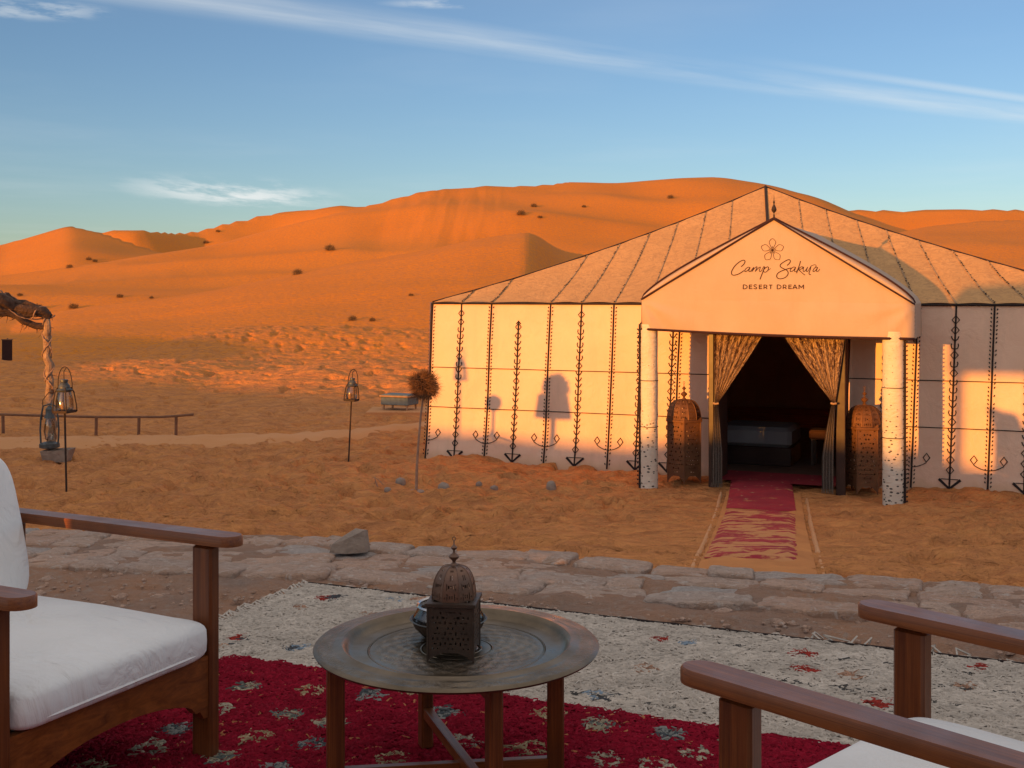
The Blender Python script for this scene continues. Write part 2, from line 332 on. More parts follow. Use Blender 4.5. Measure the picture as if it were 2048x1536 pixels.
M['stick'] = simple('thin_branch_stem', (0.40, 0.25, 0.17), (0.26, 0.15, 0.10), 20, 0.9, bs=0.5)
M['twig'] = simple('dry_twigs', (0.22, 0.105, 0.045), (0.12, 0.055, 0.03), 25, 0.9, bs=0)
M['shrub'] = simple('dry_desert_scrub', (0.16, 0.10, 0.05), (0.09, 0.055, 0.03), 15, 0.9, bs=0)
M['rail'] = simple('weathered_pole', (0.24, 0.11, 0.06), (0.15, 0.07, 0.04), 9, 0.85, bs=0.4)
m, nt, b = mat('white_cushion_cloth'); v = coords(nt)
setc(nt, b, ramp(nt, noise(nt, v, 4, 5), [(0.3, (0.76, 0.735, 0.70)), (0.7, (0.82, 0.795, 0.76))])); b.inputs['Roughness'].default_value = 0.92
b.inputs['Specular IOR Level'].default_value = 0.15; b.inputs['Sheen Weight'].default_value = 0.15
p = bump(nt, b, noise(nt, coords(nt, 'Object', (1, 1.6, 1)), 5, 4, 0.5, 1.6), 0.9, 0.022); bump(nt, b, noise(nt, v, 420, 2), 0.3, 0.0012, p); M['cushion'] = m
# hammered old tray
m, nt, b = mat('engraved_tray_metal'); v = coords(nt)
sx = N(nt, 'ShaderNodeSeparateXYZ'); nt.links.new(v, sx.inputs[0])
rad = mth(nt, 'SQRT', mth(nt, 'ADD', mth(nt, 'MULTIPLY', sx.outputs[0], sx.outputs[0]), mth(nt, 'MULTIPLY', sx.outputs[1], sx.outputs[1])))
ang = mth(nt, 'ARCTAN2', sx.outputs[1], sx.outputs[0])
c = ramp(nt, noise(nt, v, 7, 7, 0.65), [(0.3, (0.115, 0.086, 0.055)), (0.7, (0.225, 0.170, 0.115))])
petals = mth(nt, 'SINE', mth(nt, 'MULTIPLY', ang, 16.0)); pr = mth(nt, 'SINE', mth(nt, 'MULTIPLY', rad, 150.0))
nz = noise(nt, v, 45, 5, 0.6, 2.0)
win = ramp(nt, rad, [(0.10, (0, 0, 0)), (0.125, (1, 1, 1)), (0.21, (1, 1, 1)), (0.235, (0, 0, 0))])
win2 = ramp(nt, rad, [(0.335, (0, 0, 0)), (0.345, (1, 1, 1)), (0.375, (1, 1, 1)), (0.385, (0, 0, 0))])
eng = mth(nt, 'MULTIPLY', mth(nt, 'ADD', mth(nt, 'MULTIPLY', mth(nt, 'MULTIPLY', petals, pr), 0.5), mth(nt, 'MULTIPLY', nz, 1.6)), mth(nt, 'ADD', win, mth(nt, 'MULTIPLY', win2, 0.6)))
rings = ramp(nt, rad, [(0.050, (0,) * 3), (0.053, (1,) * 3), (0.056, (0,) * 3), (0.064, (0,) * 3), (0.067, (1,) * 3), (0.070, (0,) * 3), (0.095, (0,) * 3), (0.0975, (1,) * 3), (0.10, (0,) * 3), (0.24, (0,) * 3), (0.2425, (1,) * 3), (0.245, (0,) * 3)])
hh = mth(nt, 'ADD', eng, mth(nt, 'MULTIPLY', rings, 1.5))
c = mixc_(nt, mth(nt, 'MULTIPLY', ramp(nt, hh, [(0.55, (0,) * 3), (1.0, (1,) * 3)]), 0.45), c, (0.34, 0.26, 0.19)); setc(nt, b, c)
b.inputs['Metallic'].default_value = 0.9
nt.links.new(ramp(nt, noise(nt, v, 12, 5), [(0.3, (0.27,) * 3), (0.7, (0.50,) * 3)]), b.inputs['Roughness'])
p = bump(nt, b, hh, 1.0, 0.004); bump(nt, b, noise(nt, v, 30, 4), 0.25, 0.004, p); M['tray'] = m
M['lantern_dark'] = simple('dark_pierced_iron', (0.060, 0.042, 0.034), (0.10, 0.068, 0.05), 20, 0.5, metal=0.6, bs=0.4, bscale=120, bd=0.002)
M['lantern_copper'] = simple('aged_copper_dome', (0.24, 0.135, 0.09), (0.15, 0.09, 0.065), 18, 0.45, metal=0.7, bs=0.3, bscale=120, bd=0.002)
M['rust'] = simple('rusty_pierced_metal', (0.21, 0.095, 0.042), (0.13, 0.058, 0.03), 9, 0.62, metal=0.35, bs=0.5, bscale=60, bd=0.004)
M['iron'] = simple('blackened_iron', (0.03, 0.020, 0.016), (0.06, 0.035, 0.024), 14, 0.7, metal=0.2, bs=0.3)
M['grey_metal'] = simple('weathered_grey_metal', (0.12, 0.13, 0.13), (0.06, 0.06, 0.06), 20, 0.5, metal=0.5, bs=0.3)
m, nt, b = mat('clear_glass'); b.inputs['Base Color'].default_value = (0.95, 0.93, 0.9, 1); b.inputs['Roughness'].default_value = 0.03
tr = N(nt, 'ShaderNodeBsdfTransparent'); tr.inputs[0].default_value = (0.93, 0.93, 0.92, 1); gl = N(nt, 'ShaderNodeBsdfGlossy'); gl.inputs['Roughness'].default_value = 0.06; gl.inputs[0].default_value = (.62, .58, .55, 1)
lw = N(nt, 'ShaderNodeLayerWeight'); lw.inputs[0].default_value = 0.35; ms = N(nt, 'ShaderNodeMixShader')
nt.links.new(mth(nt, 'ADD', mth(nt, 'MULTIPLY', lw.outputs['Fresnel'], 0.8), 0.08), ms.inputs[0]); nt.links.new(tr.outputs[0], ms.inputs[1]); nt.links.new(gl.outputs[0], ms.inputs[2])
nt.links.new(ms.outputs[0], nt.nodes['Material Output'].inputs[0]); M['glass'] = m
# stones: colour differs from stone to stone
m, nt, b = mat('flat_stone'); v = coords(nt); v = coords(nt); oi = N(nt, 'ShaderNodeObjectInfo')
base = ramp(nt, oi.outputs['Random'], [(0.0, (0.68, 0.41, 0.28)), (0.35, (0.74, 0.47, 0.33)), (0.6, (0.62, 0.44, 0.34)), (0.8, (0.76, 0.49, 0.34)), (0.92, (0.56, 0.50, 0.45)), (1.0, (0.66, 0.40, 0.27))])
f = noise(nt, coords(nt, 'Object', (1, 2.2, 3)), 9, 8, 0.7, 0.8)
c = mixc_(nt, ramp(nt, f, [(0.46, (0,) * 3), (0.70, (0.6,) * 3)]), base, (0.42, 0.25, 0.18))
c = mixc_(nt, ramp(nt, noise(nt, v, 3, 4), [(0.5, (0,) * 3), (0.7, (0.7,) * 3)]), c, (0.56, 0.30, 0.17))
c = mixc_(nt, ramp(nt, noise(nt, coords(nt, 'Object', (1, 1.6, 1)), 14, 7, 0.72, 1.5), [(0.53, (0,) * 3), (0.66, (0.75,) * 3)]), c, (0.80, 0.68, 0.58))
c = mixc_(nt, ramp(nt, noise(nt, coords(nt, 'Object', (1, 2.4, 1)), 30, 6, 0.7, 2.0), [(0.57, (0,) * 3), (0.66, (0.7,) * 3)]), c, (0.28, 0.18, 0.14)); setc(nt, b, c)
b.inputs['Roughness'].default_value = 0.85
p = bump(nt, b, f, 1.0, 0.045); p = bump(nt, b, noise(nt, coords(nt, 'Object', (1, 2.6, 2)), 22, 6, 0.7, 1.2), 1.0, 0.02, p); bump(nt, b, noise(nt, v, 90, 4), 0.5, 0.005, p); M['stone'] = m
M['grey_stone'] = simple('grey_rock', (0.24, 0.18, 0.14), (0.36, 0.27, 0.21), 8, 0.9, bs=0.9, bscale=18, bd=0.02)
m, nt, b = mat('terrace_dirt'); v = coords(nt)
c = ramp(nt, noise(nt, v, 2.4, 6, 0.65), [(0.30, (0.42, 0.205, 0.105)), (0.52, (0.36, 0.20, 0.125)), (0.72, (0.27, 0.175, 0.125))])
c = mixc_(nt, ramp(nt, noise(nt, v, 22, 6, 0.7), [(0.52, (0,) * 3), (0.66, (0.7,) * 3)]), c, (0.40, 0.29, 0.22)); setc(nt, b, c)
b.inputs['Roughness'].default_value = 0.95
p = bump(nt, b, noise(nt, coords(nt, 'Object', (1, 1.8, 1)), 9, 8, 0.7), 1.0, 0.05); bump(nt, b, noise(nt, v, 70, 4), 0.6, 0.008, p); M['dirt'] = m
def yarn(name, rough=0.95):
    m, nt, b = mat(name); a = N(nt, 'ShaderNodeAttribute'); a.attribute_name = 'col'
    nt.links.new(a.outputs['Color'], b.inputs['Base Color']); b.inputs['Roughness'].default_value = rough
    b.inputs['Specular IOR Level'].default_value = 0.1; return m
M['yarn'] = yarn('dyed_wool_yarn')
M['rugback_white'] = simple('cream_wool_backing', (0.62, 0.535, 0.45), (0.54, 0.46, 0.38), 30, 0.95, bs=0.8, bscale=90, bd=0.01)
M['rugback_red'] = simple('crimson_wool_backing', (0.32, 0.007, 0.020), (0.26, 0.006, 0.017), 30, 0.95, bs=0.8, bscale=90, bd=0.01)
def doorrug(name, sandy):
    m, nt, b = mat(name); v = coords(nt, 'UV', (1, 1, 1)); o = coords(nt)
    c = ramp(nt, noise(nt, o, 2.5, 4), [(0.35, (0.27, 0.010, 0.022)), (0.7, (0.40, 0.020, 0.030))])
    vo = N(nt, 'ShaderNodeTexVoronoi', distance='MINKOWSKI'); vo.inputs['Scale'].default_value = 6.5; vo.inputs['Randomness'].default_value = 0.35; vo.inputs['Exponent'].default_value = 0.7
    nt.links.new(coords(nt, 'Object', (1, 1.1, 1)), vo.inputs['Vector'])
    mo = mth(nt, 'MULTIPLY', ramp(nt, vo.outputs['Distance'], [(0.22, (1,) * 3), (0.30, (0,) * 3)]), ramp(nt, noise(nt, o, 4.0, 3), [(0.45, (0,) * 3), (0.58, (1,) * 3)]))
    c = mixc_(nt, mth(nt, 'MULTIPLY', mo, 0.65), c, (0.50, 0.33, 0.17))
    sp = noise(nt, coords(nt, 'Object', (1.0, 2.6, 1)), 3.2, 6, 0.68)
    th = 0.62 if not sandy else 0.47
    c = mixc_(nt, ramp(nt, sp, [(th, (0,) * 3), (th + 0.07, (0.97,) * 3)]), c, (0.56, 0.235, 0.080)); setc(nt, b, c)
    b.inputs['Roughness'].default_value = 0.95; bump(nt, b, noise(nt, o, 60, 5), 0.5, 0.006); return m
M['doorrug'] = doorrug('red_door_runner', False); M['doorrug_sandy'] = doorrug('sand_strewn_runner', True)
# curtain
m, nt, b = mat('gold_thread_curtain'); uv = coords(nt, 'UV', (26, 9, 1))
def vor(nt, vec, sc, rnd=1.0):
    n = N(nt, 'ShaderNodeTexVoronoi', feature='DISTANCE_TO_EDGE'); n.inputs['Scale'].default_value = sc; n.inputs['Randomness'].default_value = rnd; nt.links.new(vec, n.inputs['Vector']); return n.outputs['Distance']
wob = N(nt, 'ShaderNodeVectorMath', operation='ADD'); nn = N(nt, 'ShaderNodeTexNoise'); nn.inputs['Scale'].default_value = 2.0; nt.links.new(uv, nn.inputs['Vector'])
sc_ = N(nt, 'ShaderNodeVectorMath', operation='SCALE'); sc_.inputs['Scale'].default_value = 1.6; nt.links.new(nn.outputs['Color'], sc_.inputs[0])
nt.links.new(uv, wob.inputs[0]); nt.links.new(sc_.outputs[0], wob.inputs[1])
e = vor(nt, wob.outputs[0], 1.0)
thr = ramp(nt, e, [(0.04, (1,) * 3), (0.11, (0,) * 3)])
bandn = ramp(nt, noise(nt, coords(nt, 'UV', (5, 0.6, 1)), 1.6, 3), [(0.52, (0,) * 3), (0.62, (1,) * 3)])
fac = mth(nt, 'MAXIMUM', thr, mth(nt, 'MULTIPLY', bandn, ramp(nt, noise(nt, uv, 7, 3), [(0.35, (0.2,) * 3), (0.6, (0.9,) * 3)])))
c = mixc_(nt, fac, (0.05, 0.018, 0.012), (0.50, 0.335, 0.20)); setc(nt, b, c); b.inputs['Roughness'].default_value = 0.55
bump(nt, b, fac, 0.6, 0.008); M['curtain'] = m
m, nt, b = mat('sequinned_curtain'); uv = coords(nt, 'UV', (60, 60, 1)); e = vor(nt, uv, 1.0)
c = mixc_(nt, ramp(nt, e, [(0.1, (1,) * 3), (0.3, (0,) * 3)]), (0.34, 0.27, 0.20), (0.12, 0.09, 0.075)); setc(nt, b, c); b.inputs['Roughness'].default_value = 0.45; b.inputs['Metallic'].default_value = 0.25
bump(nt, b, e, 0.7, 0.01); M['curtain_low'] = m
# wrapped porch post: sewn black dashes, denser towards the foot
m, nt, b = mat('dashed_post_wrap'); v = coords(nt, 'Object', (1, 1, 1)); cv = canv = None
c = ramp(nt, noise(nt, v, 3, 5), [(0.3, (0.72, 0.61, 0.49)), (0.7, (0.64, 0.52, 0.40))])
vo = N(nt, 'ShaderNodeTexVoronoi'); vo.inputs['Scale'].default_value = 17; vo.inputs['Randomness'].default_value = 0.8
nt.links.new(coords(nt, 'Object', (1, 1, 1.7)), vo.inputs['Vector'])
g = N(nt, 'ShaderNodeSeparateXYZ'); nt.links.new(v, g.inputs[0])
mr = N(nt, 'ShaderNodeMapRange'); nt.links.new(mth(nt, 'ADD', g.outputs[2], mth(nt, 'MULTIPLY', noise(nt, v, 5, 2), 0.5)), mr.inputs[0]); mr.inputs[1].default_value = 2.3; mr.inputs[2].default_value = 0.45; mr.inputs[3].default_value = 0; mr.inputs[4].default_value = 0.30
msk = mth(nt, 'LESS_THAN', vo.outputs['Distance'], mr.outputs[0]); c = mixc_(nt, mth(nt, 'MULTIPLY', msk, 0.9), c, (0.03, 0.022, 0.02)); setc(nt, b, c)
b.inputs['Roughness'].default_value = 0.9; bump(nt, b, noise(nt, coords(nt, 'Object', (1, 1, 2.5)), 9, 5, 0.6, 1.0), 0.6, 0.03); M['post'] = m
M['teal'] = simple('faded_blue_upholstery', (0.15, 0.185, 0.20), (0.10, 0.13, 0.15), 14, 0.9, bs=0.3)
M['bed'] = simple('grey_bedding', (0.30, 0.28, 0.27), (0.26, 0.24, 0.235), 6, 0.9, bs=0.2)
M['banner'] = simple('dark_banner_cloth', (0.045, 0.016, 0.012), (0.03, 0.01, 0.01), 8, 0.9, bs=0.2)
M['orangewood'] = simple('orange_bench_wood', (0.45, 0.26, 0.14), (0.33, 0.18, 0.10), 12, 0.8, bs=0.3)  # orange-brown wood tone
M['floor_dark'] = simple('tent_floor_matting', (0.20, 0.11, 0.07), (0.14, 0.075, 0.05), 5, 0.95, bs=0.4)

# ------------------------------------------------------------------ mesh helpers
def mesh(name, v, f, m=None, smooth=False, uv=None, col=None):
    me = bpy.data.meshes.new(name)
    v = np.asarray(v, np.float32).reshape(-1, 3)
    if isinstance(f, np.ndarray):
        nf, k = f.shape; me.vertices.add(len(v)); me.vertices.foreach_set('co', v.ravel())
        me.loops.add(nf * k); me.loops.foreach_set('vertex_index', f.astype(np.int32).ravel())
        me.polygons.add(nf); me.polygons.foreach_set('loop_start', np.arange(0, nf * k, k, dtype=np.int32)); me.polygons.foreach_set('loop_total', np.full(nf, k, np.int32))
        me.update(calc_edges=True); me.validate()
    else:
        me.from_pydata(v.tolist(), [], f); me.update()
    if m is not None: me.materials.append(m)
    if smooth: me.polygons.foreach_set('use_smooth', np.ones(len(me.polygons), bool))
    if uv is not None:
        ul = me.uv_layers.new(name='UVMap'); li = np.empty(len(me.loops), np.int32); me.loops.foreach_get('vertex_index', li)
        ul.data.foreach_set('uv', np.asarray(uv, np.float32)[li].ravel())
    if col is not None:
        ca = me.color_attributes.new('col', 'FLOAT_COLOR', 'POINT'); ca.data.foreach_set('color', np.asarray(col, np.float32).ravel())
    return me
class B:
    """collects shapes for ONE mesh object"""
    def __init__(s): s.v = []; s.f = []; s.uv = []
    def add(s, v, f, uv=None):
        o = len(s.v); s.v += [tuple(map(float, p)) for p in v]; s.f += [tuple(i + o for i in q) for q in f]
        s.uv += [tuple(p) for p in uv] if uv is not None else [(0, 0)] * len(v); return s
    def box(s, c, d, rz=0.0, bev=0.0, ry=0.0, rx=0.0):
        R = Matrix.Rotation(rz, 3, 'Z') @ Matrix.Rotation(ry, 3, 'Y') @ Matrix.Rotation(rx, 3, 'X')
        hx, hy, hz = (q / 2 for q in d); b = min(bev, hx * .45, hy * .45, hz * .45)
        if b <= 0:
            P = [(i * hx, j * hy, k * hz) for k in (-1, 1) for j in (-1, 1) for i in (-1, 1)]
            F = [(0, 2, 3, 1), (4, 5, 7, 6), (0, 1, 5, 4), (2, 6, 7, 3), (0, 4, 6, 2), (1, 3, 7, 5)]
        else:                                # box with its edges taken off
            def ring(z, e):
                return [(-hx + e + b * 0, -hy + b + e, z)] if False else [(-hx + b + e, -hy + e, z), (hx - b - e, -hy + e, z), (hx - e, -hy + b + e, z), (hx - e, hy - b - e, z), (hx - b - e, hy - e, z), (-hx + b + e, hy - e, z), (-hx + e, hy - b - e, z), (-hx + e, -hy + b + e, z)]
            P = ring(-hz, b) + ring(-hz + b, 0) + ring(hz - b, 0) + ring(hz, b)
            F = [tuple(range(7, -1, -1)), tuple(range(24, 32))]
            for k in range(3):
                for i in range(8): F.append((k * 8 + i, k * 8 + (i + 1) % 8, (k + 1) * 8 + (i + 1) % 8, (k + 1) * 8 + i))
        return s.add([tuple(R @ Vector(p) + Vector(c)) for p in P], F)
    def tube(s, pts, rad, n=8, cap=True, flat=1.0):
        pts = [Vector(p) for p in pts]; m = len(pts)
        if not hasattr(rad, '__len__'): rad = [rad] * m
        V = []; up = None
        for i, p in enumerate(pts):
            d = (pts[min(i + 1, m - 1)] - pts[max(i - 1, 0)]); d = d.normalized() if d.length > 1e-9 else Vector((0, 0, 1))
            if up is None: up = Vector((0, 0, 1)) if abs(d.z) < .9 else Vector((1, 0, 0))
            a = d.cross(up).normalized(); up = a.cross(d).normalized()
            for k in range(n):
                t = 2 * pi * k / n; V.append(tuple(p + (a * cos(t) + up * sin(t) * flat) * rad[i]))
        F = [(i * n + k, i * n + (k + 1) % n, (i + 1) * n + (k + 1) % n, (i + 1) * n + k) for i in range(m - 1) for k in range(n)]
        if cap: F += [tuple(range(n - 1, -1, -1)), tuple(range((m - 1) * n, m * n))]
        return s.add(V, F)
    def lathe(s, prof, n=24, c=(0, 0, 0), cap=True, rz=0.0, sq=None):
        V = []; 
        for (r, z) in prof:
            for k in range(n):
                t = 2 * pi * k / n + rz; V.append((c[0] + r * cos(t), c[1] + r * sin(t), c[2] + z))
        m = len(prof); F = [(i * n + k, i * n + (k + 1) % n, (i + 1) * n + (k + 1) % n, (i + 1) * n + k) for i in range(m - 1) for k in range(n)]
        if cap: F += [tuple(range(n - 1, -1, -1)), tuple(range((m - 1) * n, m * n))]
        return s.add(V, F)
    def grid(s, fn, nu, nv, u0=0., u1=1., v0=0., v1=1., th=None):
        V = []; U = []
        for j in range(nv + 1):
            for i in range(nu + 1):
                a = u0 + (u1 - u0) * i / nu; c = v0 + (v1 - v0) * j / nv; V.append(fn(a, c)); U.append((a, c))
        F = [(j * (nu + 1) + i, j * (nu + 1) + i + 1, (j + 1) * (nu + 1) + i + 1, (j + 1) * (nu + 1) + i) for j in range(nv) for i in range(nu)]
        return s.add(V, F, U)
    def ribbon(s, fn, pts, w, th=0.004, step=0.08):
        """flat strip of width w along a 2-D polyline, laid on a surface fn(a, b, lift)"""
        P = []
        for i in range(len(pts) - 1):
            (x0, y0), (x1, y1) = pts[i], pts[i + 1]; L = math.hypot(x1 - x0, y1 - y0); k = max(1, int(L / step))
            P += [(x0 + (x1 - x0) * q / k, y0 + (y1 - y0) * q / k) for q in range(k)]
        P.append(pts[-1]); V = []
        closed = math.hypot(P[0][0] - P[-1][0], P[0][1] - P[-1][1]) < 1e-6
        for i, (x, y) in enumerate(P):
            a = P[i - 1] if i > 0 else (P[-2] if closed else P[0]); c = P[i + 1] if i < len(P) - 1 else (P[1] if closed else P[-1])
            dx, dy = c[0] - a[0], c[1] - a[1]; L = math.hypot(dx, dy) or 1; nx, ny = -dy / L * w / 2, dx / L * w / 2
            V += [fn(x + nx, y + ny, 0.0), fn(x + nx, y + ny, th), fn(x - nx, y - ny, th), fn(x - nx, y - ny, 0.0)]
        F = []
        for i in range(len(P) - 1):
            o = i * 4; F += [(o, o + 1, o + 5, o + 4), (o + 1, o + 2, o + 6, o + 5), (o + 2, o + 3, o + 7, o + 6)]
        F += [(0, 3, 2, 1), (len(V) - 4, len(V) - 3, len(V) - 2, len(V) - 1)]
        return s.add(V, F)
    def obj(s, name, m, parent=None, smooth=True, angle=35, uv=False, loc=None, rz=None):
        me = bpy.data.meshes.new(name); me.from_pydata(s.v, [], s.f); me.materials.append(m)
        if uv:
            ul = me.uv_layers.new(name='UVMap')
            for l in me.loops: ul.data[l.index].uv = s.uv[l.vertex_index]
        me.update()
        if smooth:
            me.polygons.foreach_set('use_smooth', np.ones(len(me.polygons), bool))
            try: me.set_sharp_from_angle(angle=radians(angle))
            except Exception: pass
        return link(name, me, parent, loc, rz)
def link(name, me, parent=None, loc=None, rz=None):
    o = bpy.data.objects.new(name, me); COL.objects.link(o)
    if parent is not None: o.parent = parent
    if loc is not None: o.location = loc
    if rz is not None: o.rotation_euler = (0, 0, rz)
    return o
def thing(name, label, cat, loc=(0, 0, 0), rz=0.0, group=None):
    o = bpy.data.objects.new(name, None); COL.objects.link(o); o.empty_display_size = 0.1
    o.location = loc; o.rotation_euler = (0, 0, rz); return tag(o, label, cat, group)
def tag(o, label, cat, group=None, kind=None):
    if label: o['label'] = label
    if cat: o['category'] = cat
    if group: o['group'] = group
    if kind: o['kind'] = kind
    return o
def dup(root, loc, rz=None, label=None, scale=None):
    r = root.copy(); COL.objects.link(r); r.location = loc
    if rz is not None: r.rotation_euler = (0, 0, rz)
    if label: r['label'] = label
    if scale: r.scale = scale
    for ch in list(root.children):
        c = ch.copy(); COL.objects.link(c); c.parent = r
        for g in list(ch.children):
            d = g.copy(); COL.objects.link(d); d.parent = c
    return r

# ------------------------------------------------------------------ ground
def build_ground():
    fw = np.linspace(-radians(27.5), radians(27.5), 720)
    sd = np.linspace(radians(27.5), 2 * pi - radians(27.5), 150)[1:-1]
    th = np.concatenate([fw, sd]); nt_ = len(th)
    r = np.concatenate([[0.4, 1.2, 2.4, 3.6, 4.6], np.exp(np.linspace(math.log(5.6), math.log(70), 520)), np.exp(np.linspace(math.log(70), math.log(420), 170))[1:], [520, 700, 1100, 2000, 4000]])
    T, R = np.meshgrid(th, r); X = R * np.sin(T); Y = R * np.cos(T); Z = height(X, Y)
    Z = Z * (1 - sm(420, 700, R))
    V = np.stack([X, Y, Z], -1).reshape(-1, 3); nr = len(r)
    i = np.arange(nr - 1)[:, None] * nt_; k = np.arange(nt_)[None, :]; k2 = (k + 1) % nt_
    F = np.stack([i + k, i + k2, i + nt_ + k2, i + nt_ + k], -1).reshape(-1, 4)[:, ::-1]
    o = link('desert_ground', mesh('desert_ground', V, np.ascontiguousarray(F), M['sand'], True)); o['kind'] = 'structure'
build_ground()

# packed pale track across the sand
def build_track():
    # centre line and half width, from photo columns
    pts = [(-200, 872, 902), (0, 872, 900), (150, 868, 896), (300, 868, 893), (450, 866, 890), (600, 862, 884), (700, 856, 874), (800, 846, 862), (880, 838, 856), (960, 832, 848)]
    V = []; nv = 6; us = np.linspace(-200, 900, 90)
    for u in us:
        a = np.interp(u, [p[0] for p in pts], [p[1] for p in pts]); b_ = np.interp(u, [p[0] for p in pts], [p[2] for p in pts])
        a += 1.2 * float(perlin(u / 80, 0.3)); b_ += 2 * float(perlin(u / 90, 7.3))
        x0, y0, _ = at(u, a, 0); x1, y1, _ = at(u, b_, 0)
        for j in range(nv + 1):
            q = j / nv; x = x0 + (x1 - x0) * q; y = y0 + (y1 - y0) * q
            V.append((x, y, hgt(x, y, True) * 0.35 + 0.65 * hgt(x, y, False) + (0.030 if 1 < j < nv - 1 else (.012 if 0 < j < nv else -0.05))))
    n = len(us); F = [(i * (nv + 1) + j, i * (nv + 1) + j + 1, (i + 1) * (nv + 1) + j + 1, (i + 1) * (nv + 1) + j) for i in range(n - 1) for j in range(nv)]
    o = link('sand_path', mesh('sand_path', V, F, M['path'], True)); o['kind'] = 'structure'
build_track()

# ------------------------------------------------------------------ terrace
FARX = [-9, -6, -3.1, -1.1, -.6, .21, .72, 1.71, 2.47, 6, 9]; FARY = [8.2, 7.6, 6.97, 6.72, 6.42, 6.30, 5.98, 5.78, 5.53, 4.5, 3.7]
NEAX = [-9, -6, -3.1, -.84, .5, 1.12, 1.4, 2.12, 6, 9]; NEAY = [7.0, 6.5, 6.05, 5.70, 5.30, 5.17, 5.05, 4.75, 3.6, 2.8]
def far_y(x): return float(np.interp(x, FARX, FARY))
def near_y(x): return float(np.interp(x, NEAX, NEAY))
def build_terrace():
    nx, ny = 240, 200; xs = np.linspace(-6.5, 5.5, nx + 1)
    X = np.repeat(xs[None, :], ny + 1, 0); fy = np.interp(X, FARX, FARY) - 0.05
    t = np.linspace(0, 1, ny + 1)[:, None]; t = 1 - (1 - t) ** 1.6; Y = -2.5 + (fy + 2.5) * t
    band = sm(-0.1, 0.1, np.interp(X, NEAX, NEAY) - Y)
    # rough trodden ground, calm under the rugs
    lx = (X + 0.98) * TA[0] + (Y - 5.58) * TA[1]; ly = (X + 0.98) * TN[0] + (Y - 5.58) * TN[1]
    rug = sm(-0.25, 0.05, lx) * sm(-0.25, 0.05, ly)
    Z = TERR - 0.035 + (0.030 * fbm(X / .34, Y / .22, 3) + 0.02 * np.abs(fbm(X / .11, Y / .08, 2))) * (1 - 0.95 * rug)
    Z = Z + 0.000 * (1 - band) * (1 - rug) + 0.012 * sm(-0.40, -0.02, Y - np.interp(X, NEAX, NEAY)) * (1 - rug) - 0.02 * rug
    V = np.stack([X, Y, Z], -1).reshape(-1, 3); n1 = nx + 1
    i = np.arange(ny)[:, None] * n1; k = np.arange(nx)[None, :]
    F = np.stack([i + k, i + k + 1, i + n1 + k + 1, i + n1 + k], -1).reshape(-1, 4)
    # skirt
    rim = [ny * n1 + k for k in range(n1)] + [j * n1 + nx for j in range(ny - 1, -1, -1)] + [k for k in range(nx - 1, -1, -1)] + [j * n1 for j in range(1, ny)]
    lo = V[rim].copy(); lo[:, 2] = -0.3; o = len(V); V = np.concatenate([V, lo]); m_ = len(rim)
    F = np.concatenate([F, np.array([[rim[i], rim[(i + 1) % m_], o + (i + 1) % m_, o + i] for i in range(m_)])])
    ob = link('terrace_ground', mesh('terrace_ground', V, F, M['dirt'], True)); ob['kind'] = 'structure'
build_terrace()
def rock_mesh(name, poly, h, m, lump=0.3, seed=0, dome=False):
    """irregular rounded stone standing on a polygon (list of local xy), height h"""
    poly = [tuple(poly[i // 2][j] if i % 2 == 0 else (poly[i // 2][j] + poly[(i // 2 + 1) % len(poly)][j]) / 2 for j in (0, 1)) for i in range(2 * len(poly))]; n = len(poly); V = []; cx = sum(p[0] for p in poly) / n; cy = sum(p[1] for p in poly) / n
    rings = [(1.0, -0.35), (1.0, 0.35), (0.985, 0.62), (0.94, 0.82), (0.84, 0.93), (0.64, 0.98), (0.40, 1.02), (0.18, 1.02)]
    if dome: rings = [(.95, -.3), (1.0, .1), (.97, .35), (.88, .6), (.72, .82), (.5, .96), (.25, 1.03)]
    for ri, (s_, z) in enumerate(rings):
        for k, p in enumerate(poly):
            q = 1 + 0.05 * mnoise.noise(Vector((p[0] * 16 + seed, p[1] * 16 + ri * .5, seed * 2.1)))
            V.append((cx + (p[0] - cx) * s_ * q, cy + (p[1] - cy) * s_ * q, h * (z + lump * 0.30 * mnoise.noise(Vector((p[0] * 5 * s_ + seed * 7, p[1] * 5 * s_, z))) + lump * 0.22 * mnoise.noise(Vector((p[0] * 17 * s_ + seed * 3, p[1] * 25 * s_, z * .5))))))
    V.append((cx, cy, h * (1.05 + lump * .2 * mnoise.noise(Vector((seed * 3.3, 1, 2))))))
    F = [(r * n + k, r * n + (k + 1) % n, (r + 1) * n + (k + 1) % n, (r + 1) * n + k) for r in range(len(rings) - 1) for k in range(n)]
    t = (len(rings) - 1) * n; F += [(t + k, t + (k + 1) % n, len(V) - 1) for k in range(n)]
    return mesh(name, V, F, m, True)
def quadpoly(L, D, seed, n=12, e=0.32):
    P = []
    for k in range(n):
        t = 2 * pi * k / n; c, s_ = cos(t), sin(t)
        x = L / 2 * math.copysign(abs(c) ** e, c); y = D / 2 * math.copysign(abs(s_) ** e, s_)
        q = 1 + 0.22 * mnoise.noise(Vector((c * 1.6 + seed * 5.7, s_ * 1.6, seed))); P.append((x * q, y * q))
    return P
